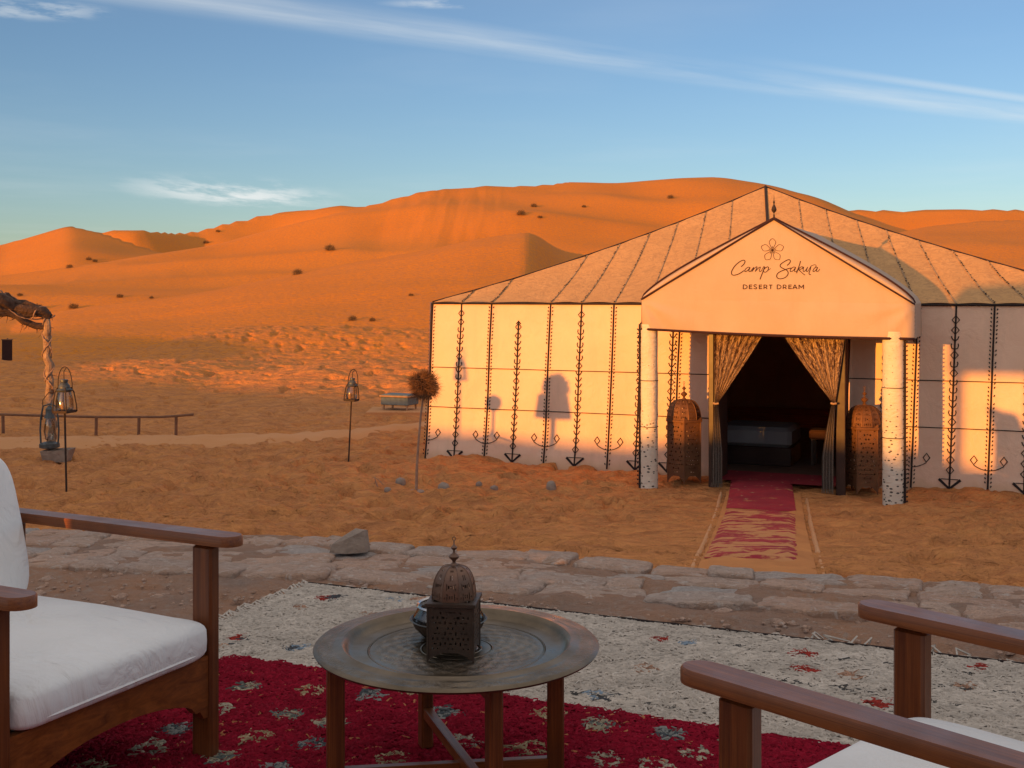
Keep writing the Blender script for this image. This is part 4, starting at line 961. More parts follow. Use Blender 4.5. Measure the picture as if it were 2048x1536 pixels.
# ------------------------------------------------------------------ walkway and door rugs
def strip(name, cl, hw, mt, lift, parent=None, nx=10, ny=60, uvs=True, rag=0.0, relief=1.0):
    (xa, ya), (xb, yb) = cl; dx, dy = xb - xa, yb - ya; L = math.hypot(dx, dy); px_, py_ = -dy / L, dx / L; b_ = B()
    def fn(a, c):
        w0, w1 = hw; w = w0 + (w1 - w0) * c; e = rag * mnoise.noise(Vector((c * 9, a * 2, 4)))
        x = xa + dx * c + px_ * ((a - .5) * 2 * w + e * (1 if a in (0, 1) else 0)); y = ya + dy * c + py_ * ((a - .5) * 2 * w)
        edge = min(a, 1 - a, c * 3, (1 - c) * 3); return (x, y, hgt(x, y, False) * (1 - .0) + .0 + relief * (hgt(x, y) - hgt(x, y, False)) * .5 + lift - (.02 if edge <= 0.0001 else 0))
    b_.grid(fn, nx, ny); return b_.obj(name, mt, parent, uv=uvs, angle=80)
A0, A1 = (2.80, 12.75), (1.80, 8.35)
A2 = (1.80 - .23 * 1.9, 8.35 - .97 * 1.9)
pw = thing('entrance_mat', 'long sand-covered mat with pale edges leading from the stone wall to the tent door', 'mat')
strip('mat_field', (A0, A2), (.40, .42), M['mat_sandy'], .028, pw)
def offs(p, d): dx, dy = A2[0] - A0[0], A2[1] - A0[1]; L = math.hypot(dx, dy); return (p[0] - dy / L * d, p[1] + dx / L * d)
for d in (-.46, .46): strip('mat_edge', (offs(A0, d), offs(A2, d)), (.020, .024), M['pale_cloth_edge'], .004, pw, 3, 60, rag=.006, relief=.5)
o = strip('runner_rug', ((2.93, 13.45), (2.50, 11.50)), (.345, .345), M['doorrug'], .050); tag(o, 'bright red patterned runner lying clear of the sand at the tent doorway', 'rug')
o = strip('runner_rug', ((2.48, 11.42), (1.77, 8.50)), (.34, .34), M['doorrug_sandy'], .046); tag(o, 'faded red runner mostly buried under blown sand nearer the stone wall', 'rug')
zf = B().grid(lambda a, c: (4.02 + 1.5 * a, -.50 + .75 * c, .034), 10, 6).obj('threshold_rug', M['doorrug'], None, uv=True, loc=(TL[0], TL[1], .0), rz=TROT); tag(zf, 'dark red carpet across the threshold inside the tent doorway', 'rug')

# ------------------------------------------------------------------ pierced lanterns
def pierced(b_, fn, nx, ny, hole):
    """sheet fn(a, c) with the cells where hole() is true cut away"""
    V = [fn(i / nx, j / ny) for j in range(ny + 1) for i in range(nx + 1)]; F = []
    for j in range(ny):
        for i in range(nx):
            if not hole((i + .5) / nx, (j + .5) / ny): F.append((j * (nx + 1) + i, j * (nx + 1) + i + 1, (j + 1) * (nx + 1) + i + 1, (j + 1) * (nx + 1) + i))
    b_.add(V, F)
def holes(rows, cols, taper=False):
    def h(a, c):
        if a < .10 or a > .90 or c < .05 or c > .95: return False
        y = c * rows; j = int(y); fy = y - j - .5; x = (abs(a - .5) * cols) + (.5 if j % 2 else 0); i = int(x); fx = x - i - .5
        k = (i * 7 + j * 13) % 5
        if taper and abs(a - .5) > .40 * (1 - c * .75): return False
        if k == 0: return fx * fx + fy * fy < .060
        if k == 1: return abs(fx) + abs(fy) * .6 < .22
        if k == 2: return abs(fx) < .12 and abs(fy) < .30
        if k == 3: return abs(abs(fx) - .2) + abs(fy) < .14
        return abs(fx) * .6 + abs(fy) < .20
    return h
def finial(c, s, mt, parent):
    B().lathe([(.030 * s, -.01 * s), (.024 * s, .01 * s), (.012 * s, .02 * s), (.016 * s, .035 * s), (.035 * s, .052 * s), (.040 * s, .065 * s), (.030 * s, .078 * s), (.010 * s, .092 * s), (.008 * s, .11 * s), (.022 * s, .125 * s), (.024 * s, .133 * s), (.012 * s, .145 * s), (.005 * s, .155 * s), (.005 * s, .185 * s)], 16, c).obj('finial', mt, parent)
    B().tube([(c[0] + .012 * s * cos(a), c[1], c[2] + .197 * s + .014 * s * sin(a)) for a in np.linspace(-1.2, 4.0, 10)], .003 * s, 5).obj('crescent', mt, parent)
def lantern(name, label, n, R, h0, h1, hd, loc, rz, mt, mtd, nd, nx, ny, rows, cols, tab=False, group=None, fs=1.0, ns=24):
    t = thing(name, label, 'lantern', loc, rz, group)
    P = [(R * cos(2 * pi * (k + .5) / n - pi / 2), R * sin(2 * pi * (k + .5) / n - pi / 2)) for k in range(n)]
    for k in range(n):
        (xa, ya), (xb, yb) = P[k], P[(k + 1) % n]
        b_ = B(); pierced(b_, lambda a, c: (xa + (xb - xa) * a, ya + (yb - ya) * a, h0 + (h1 - h0) * c), nx, ny, holes(rows, cols)); b_.obj('side_panel', mt, t, smooth=False)
        # arched apron below the panel and foot
        b_ = B(); q = 12; V = []
        for i in range(q + 1):
            a = i / q; e = min(a, 1 - a) * 2; lowz = 0.0 if e < .16 else h0 * (.35 + .5 * min(1, (e - .16) * 2.2)); x, y = xa + (xb - xa) * a, ya + (yb - ya) * a; V += [(x, y, h0), (x, y, lowz)]
        b_.add(V, [(2 * i, 2 * i + 2, 2 * i + 3, 2 * i + 1) for i in range(q)]); b_.obj('foot_apron', mt, t, smooth=False)
        B().tube([(xa, ya, 0), (xa, ya, h1)], R * .035, 6).obj('corner_rod', mt, t)
        if tab:                              # pointed tab above each corner
            L = R * .22; d = Vector((xb - xa, yb - ya, 0)).normalized(); b_ = B()
            for s_, dd in ((1, d), (-1, (Vector((P[k - 1][0] - xa, P[k - 1][1] - ya, 0))).normalized())): 
                b_.add([(xa * 1.05, ya * 1.05, h1), (xa * 1.05 + dd.x * L, ya * 1.05 + dd.y * L, h1 + .01), (xa * 1.05, ya * 1.05, h1 + L * .95)], [(0, 1, 2)])
            b_.obj('corner_tab', mt, t, smooth=False)
    k_ = 1.10; e = R * .10
    B().lathe([(R * .98, h1 - e), (R * k_, h1 - e * .7), (R * k_, h1 + e * .3), (R * .99, h1 + e * .5), (R * .80, h1 + e * .5)], n, rz=pi / n - pi / 2, cap=False).obj('cornice', mt, t, angle=20)
    zb = h1 + e * .5; ro = R * (.93 if n == 6 else .70)
    prof = lambda c: (ro * max(.02, cos(c * pi / 2) ** .62) if c < .999 else ro * .03, zb + hd * (sin(c * pi / 2) ** 1.0) * (1 if c < 1 else 1))
    dome = thing('_', '', '') if False else None
    d_ = B()
    for k in range(nd):
        a0, a1 = 2 * pi * (k + .5) / nd - pi / 2, 2 * pi * (k + 1.5) / nd - pi / 2
        def fn(a, c):
            r, z = prof(c); x0, y0 = r * cos(a0), r * sin(a0); x1, y1 = r * cos(a1), r * sin(a1); return (x0 + (x1 - x0) * a, y0 + (y1 - y0) * a, z)
        pierced(d_, fn, max(12, nx * 2 // 3), ns, holes(max(5, rows // 2), max(4, cols - 2), True))
    dm = d_.obj('dome', mtd, t, smooth=False)
    for k in range(nd):
        a0 = 2 * pi * (k + .5) / nd - pi / 2; B().tube([(prof(c)[0] * cos(a0), prof(c)[0] * sin(a0), prof(c)[1]) for c in np.linspace(0, .99, 14)], R * .018, 4).obj('dome_rib', mtd, dm)
    finial((0, 0, zb + hd), fs, mtd, t)
    return t
# floor lanterns either side of the door
def floor_lantern(u, v, label, rz):
    x, y, z = at(u, v, 0); return lantern('floor_lantern', label, 6, .22, .10, .73, .225, (x, y, .0 + max(0, hgt(x, y) - .01)), rz, M['rust'], M['rust'], 12, 28, 66, 13, 7, True, 'tall pierced lanterns flanking the tent door', 1.0, 26)
floor_lantern(1368, 962, 'rusty pierced metal floor lantern left of the tent door, beside the left porch post', radians(22))
floor_lantern(1729, 983, 'rusty pierced metal floor lantern right of the tent door, beside the right porch post', radians(-8))

# ------------------------------------------------------------------ brazier etc: stake lanterns
def wire(b_, pts, r): b_.tube(pts, r, 6)
def stake_lantern(u, v, hpole, label, s=1.0, lean=0.0, base=None):
    x, y = (at(u, v, 0)[:2]) if base is None else base; z = hgt(x, y)
    t = thing('stake_lantern', label, 'lantern', (x, y, z), 0, 'hurricane lanterns on thin iron stakes')
    t.rotation_euler = (0, lean, 0)
    B().tube([(0, 0, -.2), (0, 0, hpole)], .0115, 6).obj('stake', M['iron'], t)
    ln = B(); R = .135 * s; H = .30 * s; zb = hpole
    ln.lathe([(.0, 0), (R * .98, .0), (R, .012), (R * .98, .028), (R * .9, .03)], 4, (0, 0, zb), rz=.5)
    bs_ = ln.obj('lantern_base', M['iron'], t, angle=25)
    fr = B()
    for k in range(4):
        a = .5 + k * pi / 2; fr.tube([(R * cos(a), R * sin(a), zb + .01), (R * .96 * cos(a), R * .96 * sin(a), zb + H * .3), (R * .78 * cos(a), R * .78 * sin(a), zb + H * .80), (R * .55 * cos(a), R * .55 * sin(a), zb + H)], .0075, 5)
    fr.obj('cage', M['iron'], t)
    B().lathe([(R * .62, .03), (R * .74, .05), (R * .72, H * .5), (R * .55, H * .84)], 16, (0, 0, zb), cap=False).obj('glass_chimney', M['glass'], t)
    B().lathe([(.02, .03), (.024, .09), (.02, .10), (.002, .13)], 10, (-.02, 0, zb)).obj('burner', M['orangewood'], t)
    B().lathe([(R * .60, H * .82), (R * .70, H * .90), (R * .50, H * .97), (R * .48, H * 1.06), (R * .38, H * 1.12), (R * .28, H * 1.2), (R * .34, H * 1.22), (R * .34, H * 1.30), (R * .05, H * 1.32)], 16, (0, 0, zb)).obj('cap', M['grey_metal'], t)
    hb = B(); hb.tube([(R * .62 * cos(a) + .01, 0, zb + H * (.95 + .0) + H * .85 * max(0, sin(a)) ** .8) for a in np.linspace(0, pi, 18)], .006, 5)
    hb.tube([(.0, .0, zb + H * 1.3), (0.0, 0, zb + H * 1.62), (.03, 0, zb + H * 1.78)], .005, 5); hb.obj('bail', M['iron'], t); return t
stake_lantern(133, 972, .92, 'large hurricane lantern on a thin black stake near the rope-wrapped log post', .98, -.022)
stake_lantern(697, 923, .83, 'small hurricane lantern on a leaning stake in open sand left of the tent', .78, .045)

# ------------------------------------------------------------------ log pergola at the left
px0, py0, _ = at(108, 914, 0); pz0 = hgt(px0, py0)
perg = thing('log_pergola', 'rough branch frame of a rope-wrapped post and thick twisted crossbeam at the left edge', 'pergola', (px0, py0, pz0))
ztop = CAMH + (VH - 636) * py0 / FPX - pz0
def noisy(p0, p1, n, amp, seed=0):
    p0, p1 = Vector(p0), Vector(p1); return [p0.lerp(p1, i / n) + Vector([amp * mnoise.noise(Vector((i * .37 + seed, k * 5.1, seed))) for k in range(3)]) for i in range(n + 1)]
topx = (92 - 108) * py0 / FPX
pp = noisy((0, 0, -.2), (topx, 0, ztop), 30, .05, 1); B().tube(pp, [.050 + .014 * mnoise.noise(Vector((i * .8, 0, 0))) for i in range(31)], 10).obj('post', M['bark'], perg)
hx, hy = -2.0, -1.4
bm = noisy((topx + .03, 0, ztop + .02), (topx + hx, hy, ztop + .80), 24, .09, 3); B().tube(bm, [min(.055 + .008 * i, .10) + .014 * mnoise.noise(Vector((i * .9, 2, 0))) for i in range(25)], 10).obj('crossbeam', M['bark_dark'], perg)
bm2 = noisy((topx + .0, 0, ztop - .10), (topx + hx, hy, ztop + .56), 24, .12, 8); B().tube(bm2, [.045 + .012 * mnoise.noise(Vector((i * .9, 7, 0))) for i in range(25)], 8).obj('crossbeam', M['bark_dark'], perg)
for k_ in range(5):
    pts = []
    for i in range(97):
        q = i / 4; k = min(int(q), 23); p = bm[k].lerp(bm[k + 1], q - k); a = q * .35 * (1 if k_ % 2 else -1) + k_ * 1.3; R_ = .045 + .012 * min(q, 8)
        pts.append(p + Vector((.2 * cos(a), .5 * cos(a), sin(a))).normalized() * R_ + Vector([.03 * mnoise.noise(Vector((i * .22, k_ * 3.3, j))) for j in range(3)]))
    B().tube(pts, [.028 + .012 * mnoise.noise(Vector((i * .3, k_, 4))) for i in range(97)], 7).obj('branch', M['bark_dark'], perg)
wr = B()
for base, lo_, hi_, rr_ in ((pp, 4, 30, .060), (bm, 0, 24, .12)):
    for tr_ in range(2):
        pts = []
        for i in range((hi_ - lo_) * 5):
            q = lo_ + i / 5; k = int(q); p = base[k].lerp(base[min(k + 1, len(base) - 1)], q - k); a = q * (1.15 if tr_ else -.8) + tr_ * 2
            if base is pp: off = Vector((cos(a), sin(a), 0)) * rr_
            else: off = Vector((.25 * cos(a), .6 * cos(a), sin(a))).normalized() * rr_
            pts.append(p + off + Vector([.012 * mnoise.noise(Vector((i * .5, tr_, j))) for j in range(3)]))
        wr.tube(pts, .009, 5)
wr.obj('rope_wrapping', M['stick'], perg)
tw = B()
for i in range(260):
    k = random.randint(0, 12); p = bm[k] if random.random() < .7 else bm2[k]; d = Vector((random.uniform(-1, 1), random.uniform(-.5, .5), random.uniform(-1.2, .3))) * random.uniform(.05, .15); tw.tube([p, p + d * .6 + Vector((.01, 0, 0)), p + d], [.006, .004, .002], 3)
for i in range(40):
    k = random.randint(3, 28); p = pp[k]; d = Vector((random.uniform(-1, 1), random.uniform(-.5, .5), random.uniform(-.6, .8))) * random.uniform(.05, .11); tw.tube([p, p + d], [.006, .002], 3)
tw.obj('twigs', M['bark_dark'], perg)['kind'] = 'stuff'
opx, opy = topx + hx, hy; B().tube(noisy((opx, opy, -.2), (opx, opy, ztop + .2), 20, .04, 9), .06, 10).obj('post', M['bark'], perg)
# lantern hung on the post
hl = thing('hanging_lantern', 'old grey wire-framed hurricane lantern hanging low on the log post', 'lantern', ((99 - 1024) * (py0 - .20) / FPX, py0 - .20, pz0 + (.14)))
zc0 = lambda v: CAMH - (v - VH) * (py0 - .2) / FPX - pz0 - .14
B().lathe([(.10, 0), (.13, .01), (.13, .06), (.08, .08)], 14, (0, 0, zc0(893) - .02)).obj('tank', M['grey_metal'], hl)
b_ = B()
for sg in (-1, 1): b_.tube([(sg * .115, 0, zc0(888)), (sg * .125, 0, zc0(860)), (sg * .115, 0, zc0(835)), (sg * .085, 0, zc0(812)), (0, 0, zc0(808))], .012, 6)
b_.obj('side_tubes', M['grey_metal'], hl)
B().lathe([(.05, zc0(880)), (.075, zc0(862)), (.06, zc0(845)), (.045, zc0(835))], 14, cap=False).obj('glass_globe', M['glass'], hl)
B().lathe([(.07, zc0(836)), (.05, zc0(828)), (.05, zc0(818)), (.02, zc0(812))], 14).obj('cap', M['grey_metal'], hl)
B().tube([(-.1, 0, zc0(840)), (-.09, 0, zc0(800)), (-.02, .02, zc0(785)), (.03, .05, zc0(788))], .006, 5).obj('bail', M['iron'], hl)
bx_, by_, bz_ = (*at(110, 921, 0)[:2], 0); bz_ = hgt(bx_, by_)
tr = thing('stone_trough', 'low dark mottled trough with tapered sides at the foot of the log post', 'trough', (bx_, by_ + .1, bz_))
V = [(-.16, -.1, -.02), (.14, -.1, -.02), (.14, .1, -.02), (-.16, .1, -.02), (-.19, -.13, .13), (.19, -.13, .15), (.19, .13, .15), (-.19, .13, .13), (-.16, -.10, .13), (.16, -.10, .145), (.16, .10, .145), (-.16, .10, .13), (-.14, -.08, .06), (.13, -.08, .06), (.13, .08, .06), (-.14, .08, .06)]
me = mesh('basin', V, [(3, 2, 1, 0), (0, 1, 5, 4), (1, 2, 6, 5), (2, 3, 7, 6), (3, 0, 4, 7), (4, 5, 9, 8), (5, 6, 10, 9), (6, 7, 11, 10), (7, 4, 8, 11), (8, 9, 13, 12), (9, 10, 14, 13), (10, 11, 15, 14), (11, 8, 12, 15), (12, 13, 14, 15)], M['grey_stone']); link('basin', me, tr)
B().grid(lambda a, c: (-.13 + .26 * a, -.07 + .14 * c, .10 + .01 * mnoise.noise(Vector((a * 5, c * 5, 0)))), 6, 4).obj('contents', M['path'], tr)

# low rail
rl = thing('low_rail', 'low rustic rail of thin brown poles running across the sand at the left', 'fence', (0, 0, 0))
rp = []
for (u, v) in ((-120, 829), (7, 829), (100, 832), (192, 834), (277, 834), (320, 834), (352, 832), (387, 829)):
    Y = 18.0; x = (u - 1024) * Y / FPX; rp.append((x, Y, CAMH - (v - VH) * Y / FPX))
B().tube(rp, .020, 7).obj('rail', M['rail'], rl)
for u in (-120, 7, 192, 277, 352):
    Y = 18.0; x = (u - 1024) * Y / FPX; zt = CAMH - (832 - VH) * Y / FPX; B().tube([(x, Y, hgt(x, Y) - .1), (x + random.uniform(-.01, .01), Y, zt)], .024, 7).obj('post', M['rail'], rl)
# banner sign
Y = 36.0; x = (15 - 1024) * Y / FPX; zb = hgt(x, Y)
bn = thing('hanging_banner', 'small dark maroon banner panel on a post at the far left', 'banner', (x, Y, zb))
zr = lambda v: CAMH - (v - VH) * Y / FPX - zb
B().tube([(0, 0, -.2), (0, 0, zr(676))], .022, 6).obj('post', M['rail'], bn); B().box((0, -.03, (zr(679) + zr(721)) / 2), (.32, .03, zr(679) - zr(721)), bev=.006).obj('panel', M['banner'], bn); B().box((0, -.03, zr(679)), (.35, .05, .03)).obj('crossbar', M['rail'], bn)
# blue bench on its rug, left of the tent
bxx, byy, _ = at(795, 826, 0); bz = hgt(bxx, byy)
rg = B(); rg.grid(lambda a, c: (bxx - .55 + 1.35 * a, byy - .35 + 1.1 * c, bz + .035 + .012 * mnoise.noise(Vector((a * 6, c * 6, 1)))), 12, 10)
rg.grid(lambda a, c: (bxx - .55 + 1.35 * a, byy - .35, bz - .05 + .085 * c), 12, 1)
tag(rg.obj('outdoor_rug', M['path'], None), 'pale worn rug under the blue bench left of the tent', 'rug')
bc = thing('low_bench', 'low faded blue upholstered bench with pale wooden rim and short legs', 'bench', (bxx + .02, byy + .22, bz + .045), radians(-24))
B().box((0, 0, .16), (.58, .42, .15), bev=.01).obj('seat_box', M['teal'], bc); B().box((0, 0, .250), (.63, .46, .03), bev=.01).obj('rim', M['orangewood'], bc); B().box((0, 0, .272), (.56, .40, .016), bev=.006).obj('cushion', M['teal'], bc)
for i in (-1, 1):
    for j in (-1, 1): B().box((i * .25, j * .17, .04), (.03, .03, .09)).obj('leg', M['orangewood'], bc)

# ------------------------------------------------------------------ plants
def spiky(n, rx, rz_, L, w, seed, up=.3):
    r = np.random.default_rng(seed); d = r.normal(size=(n, 3)); d /= np.linalg.norm(d, axis=1)[:, None]
    rad = r.random(n) ** .45; P = d * rad[:, None] * np.array([rx, rx, rz_]) * .92
    dd = d + r.normal(size=(n, 3)) * .5 + np.array([0, 0, up]); dd /= np.linalg.norm(dd, axis=1)[:, None]
    Q = P + dd * (L * (.5 + r.random(n)))[:, None]; s_ = np.cross(dd, r.normal(size=(n, 3))); s_ /= np.linalg.norm(s_, axis=1)[:, None]; s_ *= w
    V = np.stack([P - s_, P + s_, Q], 1).reshape(-1, 3); return V, np.arange(3 * n).reshape(-1, 3)
x, y, _ = at(832, 983, 0); z = hgt(x, y)
tp_ = thing('stick_plant', 'round dry twig ball on a thin bare stem before the left corner of the tent', 'plant', (x, y, z))
zz = lambda v: CAMH - (v - VH) * y / FPX - z
topxx = (849 - 832) * y / FPX
B().tube([(0, 0, -.1), (.012, 0, zz(930)), (.03, 0, zz(880)), (.055, 0, zz(830)), (topxx, 0, zz(775))], [.017, .015, .013, .012, .011], 7).obj('stem', M['stick'], tp_)
V, F = spiky(4600, .150, .150, .085, .0022, 3, .1); V = V + np.stack([.05 * perlin(V[:, 2] * 7, V[:, 1] * 7 + 3), .04 * perlin(V[:, 0] * 7, V[:, 2] * 7), .06 * perlin(V[:, 0] * 8 + 5, V[:, 1] * 8)], -1); cy_ = zz(772)
o = link('crown', mesh('crown', V, F, M['twig']), tp_, (topxx, 0, cy_)); o['kind'] = 'stuff'
c_ = B().lathe([(.09, -.02), (.10, .0), (.085, .012), (.03, .014)], 12); c_.obj('base_plate', M['grey_stone'], tp_)
BUSH = [(75, 618, .9, 'dark round desert bush just above the end of the log crossbeam'), (147, 617, .85, 'round grey-brown bush with a long shadow, right of the log post on the dune'),
 (595, 549, .9, 'spiky dry bush at the foot of the main dune in the middle left'), (660, 500, .9, 'bush on a sand mound halfway up the main dune face'),
 (240, 595, .6, 'small dark tuft on the lower dune left of centre'), (303, 597, .4, 'tiny tuft on the lower dune right of the small dark tuft'),
 (178, 520, .5, 'small tuft on the left peaked dune'), (190, 524, .45, 'tuft paired with another on the left peaked dune'), (139, 536, .6, 'low tuft at the foot of the left peaked dune'), (412, 487, .5, 'dark tuft on the crest far behind at the left'), (436, 464, .4, 'tuft on the far ridge below the small cloud'),
 (1042, 430, .8, 'tuft on the high dune face, the largest of three there'), (1068, 414, .6, 'tuft on the high dune face, uppermost of three there'), (1080, 436, .45, 'tuft on the high dune face, smallest and lowest of three there'), (1341, 397, .6, 'lone tuft high on the dune above the tent roof edge'), (1168, 415, .4, 'faint tuft on the dune right of the group of three'),
 (822, 592, .45, 'dry tuft on the near dune slope left of the tent corner'), (705, 641, .8, 'flat straggly plant on a sand mound left of the tent'), (745, 642, .6, 'low dry plant trailing beside the sand mound'), (40, 592, .5, 'sparse tuft on the dune at the far left')]
_bv = [mesh('scrub', *spiky(600, .5, .42, .35, .012, 20 + k, .5), M['shrub']) for k in range(3)]
for k, (u, v, s_, lab) in enumerate(BUSH):
    x, y, z = hit(u, v, 30)
    sz = s_ * 26 * y / FPX * .82
    o = link('desert_bush', _bv[k % 3], None, (x, y, z + sz * .15)); o.scale = (sz, sz, sz * .8); tag(o, lab, 'bush', 'dry bushes dotted over the dunes')

# ------------------------------------------------------------------ rugs on the terrace
def rug_frame(p, a, n): return (p[0] + TA[0] * a + TN[0] * n, p[1] + TA[1] * a + TN[1] * n)
def pile(count, org, La, Ln, z, colfn, L=.034, w=.0036, h=.011, seed=1, bias=None, skip=None, spread=None):
    r = np.random.default_rng(seed); a = r.random(count) * La; n = r.random(count) * Ln
    if bias is not None: n = (r.random(count) ** bias) * Ln
    X = org[0] + TA[0] * a + TN[0] * n; Y = org[1] + TA[1] * a + TN[1] * n
    keep = (Y > 2.6) & (np.abs(X / Y) < .53)
    if skip is not None:
        sa = (X - skip[0]) * TA[0] + (Y - skip[1]) * TA[1]; sn = (X - skip[0]) * TN[0] + (Y - skip[1]) * TN[1]; keep &= ~((sa > .02) & (sa < skip[2]) & (sn > .02))
    a, n, X, Y = a[keep], n[keep], X[keep], Y[keep]; c = len(X)
    ph = (r.random(c) * 2 * pi) if spread is None else TROT + r.normal(size=c) * spread; ln = L * (.6 + .8 * r.random(c)); wd = w * (.7 + .7 * r.random(c)); hh = h * (.5 + r.random(c))
    dx, dy = np.cos(ph), np.sin(ph); px_, py_ = -dy, dx; bend = r.normal(size=c) * .3 * ln
    V = []
    st = ((0, 0.0), (.33, 1.0), (.67, 1.0), (1, 0.0)); b2 = r.normal(size=c) * .30 * ln
    for s_, hz in st:
        q_ = bend * sin(pi * s_) + b2 * sin(2 * pi * s_); cx = X + dx * (s_ - .5) * ln + px_ * q_; cy = Y + dy * (s_ - .5) * ln + py_ * q_
        cz = z + hh * hz + .006 * fbm(X / .12, Y / .09, 2)
        for e_, k_ in ((-1, 0), (0, 1), (1, 0)): V.append(np.stack([cx + e_ * px_ * wd, cy + e_ * py_ * wd, cz + k_ * wd * .75], -1))
    V = np.stack(V, 1).reshape(-1, 3); o_ = np.arange(c)[:, None, None] * 12
    F = (o_ + np.array([[q * 3 + e, q * 3 + e + 1, q * 3 + e + 4, q * 3 + e + 3] for q in range(3) for e in range(2)])[None]).reshape(-1, 4)
    C = colfn(X, Y, a, n, r); C = np.repeat(C, 12, 0); C = np.concatenate([C, np.ones((len(C), 1))], 1)
    return mesh('pile', V, F, M['yarn'], True, None, C)
ZW = TERR + .006
wc = at(618, 1163, ZW + .02); rc = at(462, 1306, ZW + .05)
wr_ = thing('shaggy_rug', 'cream shaggy berber rug with sparse small red and dark motifs and fringed left edge', 'rug')
rr2 = thing('shaggy_rug', 'deep crimson shaggy rug with woven flower motifs under the tray table', 'rug')
def slab(org, La, Ln, z0, z1, mt, parent):
    b_ = B(); fnx = lambda a, c: (*rug_frame(org, La * a, Ln * c), z1 + .006 * float(perlin(La * a * 3, Ln * c * 3)))
    b_.grid(fnx, 40, 30); q = [rug_frame(org, a, n) for a, n in ((0, 0), (La, 0), (La, Ln), (0, Ln))]
    for i in range(4): p0, p1 = q[i], q[(i + 1) % 4]; b_.grid(lambda a, c: (p0[0] + (p1[0] - p0[0]) * a, p0[1] + (p1[1] - p0[1]) * a, z0 + (z1 - z0) * c), 10, 1)
    return b_.obj('backing', mt, parent)
slab(wc, 4.3, 3.4, ZW - .04, ZW + .010, M['rugback_white'], wr_); slab(rc, 2.24, 2.3, ZW + .012, ZW + .034, M['rugback_red'], rr2)
WM = [(650, 1193, 0), (675, 1191, 1), (790, 1195, 2), (485, 1276, 1), (475, 1272, 0), (605, 1210, 3), (1318, 1276, 0), (1375, 1281, 2), (1605, 1303, 0), (1618, 1305, 0), (1605, 1333, 0), (1620, 1335, 0), (1290, 1333, 3), (1700, 1345, 3), (1210, 1388, 1), (1195, 1384, 2), (1750, 1402, 0), (1765, 1405, 0), (250, 1425, 1), (290, 1399, 1), (590, 1294, 2), (580, 1290, 1), (1480, 1345, 3), (1930, 1370, 3), (1960, 1330, 0), (740, 1225, 3), (840, 1195, 3), (430, 1290, 3), (560, 1330, 1)]
WMp = [(*at(u, v, ZW + .02)[:2], k) for u, v, k in WM]; WC = np.array([(.30, .035, .025), (.07, .07, .075), (.20, .25, .30), (.36, .20, .13)])
def wcol(X, Y, a, n, r):
    base = np.array([.51, .435, .36]) * (.80 + .34 * r.random(len(X)))[:, None] * (1 + .22 * fbm(X / .5, Y / .16, 3))[:, None]
    for (mx, my, k) in WMp:
        d = np.hypot((X - mx) / .036, (Y - my) / .036); s_ = (d < 1) & (r.random(len(X)) < .8); base[s_] = WC[k] * (.7 + .6 * r.random(s_.sum()))[:, None]
    for nl, a0, a1 in ((.18, 2.0, 3.1), (.52, 2.1, 3.0), (.95, 0.9, 2.2), (.36, 2.7, 4.2)):
        s_ = (np.abs(n - nl - .02 * np.sin(a * 3)) < .006) & (a > a0) & (a < a1) & (r.random(len(X)) < .6); base[s_] = [.07, .065, .06]
    return base
link('pile', pile(62000, wc, 4.3, 2.9, ZW + .010, wcol, seed=5, L=.046, w=.0042, h=.0035, spread=.7, skip=(rc[0], rc[1], 2.2)), wr_)['kind'] = 'stuff'
RM = [(490, 1368), (622, 1376), (740, 1386), (438, 1412), (575, 1422), (510, 1466), (622, 1482), (297, 1491), (442, 1510), (782, 1512), (545, 1532), (930, 1479), (1197, 1444), (1070, 1490), (880, 1418), (1215, 1512), (660, 1440), (835, 1375), (1340, 1462), (1390, 1500), (1480, 1475), (1100, 1420), (350, 1455), (1310, 1527), (950, 1535), (180, 1528)]
RMp = [(*at(u, v, ZW + .05)[:2], k) for k, (u, v) in enumerate(RM)]; RC = [np.array([(.34, .29, .20), (.12, .135, .12)]), np.array([(.44, .34, .20), (.30, .22, .12)]), np.array([(.22, .22, .20), (.07, .08, .085)]), np.array([(.40, .34, .24), (.28, .26, .20)])]
def rcol(X, Y, a, n, r):
    base = np.array([.235, .006, .020]) * (.75 + .5 * r.random(len(X)))[:, None] * (1 + .18 * fbm(X / .35, Y / .28, 2))[:, None]
    s_ = r.random(len(X)) < .010; base[s_] = [.42, .16, .07]
    for (mx, my, k) in RMp:
        dx, dy = X - mx, Y - my; d = np.hypot(dx, dy); an = np.arctan2(dy, dx); R_ = .046 * (1 + .22 * np.cos(an * 6)); q = (d < R_) & (d > .022 * (k % 2 + .2)) & (r.random(len(X)) < .92)
        pal = RC[k % 4]; j = (r.random(q.sum()) < .45).astype(int); base[q] = pal[j] * (.7 + .5 * r.random(q.sum()))[:, None]
    return np.maximum(base, .002)
link('pile', pile(54000, rc, 2.24, 2.0, ZW + .035, rcol, seed=6, L=.034, w=.0044, h=.006), rr2)['kind'] = 'stuff'
fb = B()
for i in range(170):                         # loose fringe along the left edge of the cream rug
    n = i * .020 + random.uniform(-.005, .005); p = rug_frame(wc, 0, n); L = random.uniform(.03, .085); a = random.uniform(-.6, .6); dx, dy = -TA[0] * cos(a) + TN[0] * sin(a), -TA[1] * cos(a) + TN[1] * sin(a)
    fb.tube([(p[0], p[1], ZW + .012), (p[0] + dx * L * .5 + random.uniform(-.01, .01), p[1] + dy * L * .5, ZW + .022), (p[0] + dx * L, p[1] + dy * L + random.uniform(-.01, .01), ZW - .004)], .0045, 4)
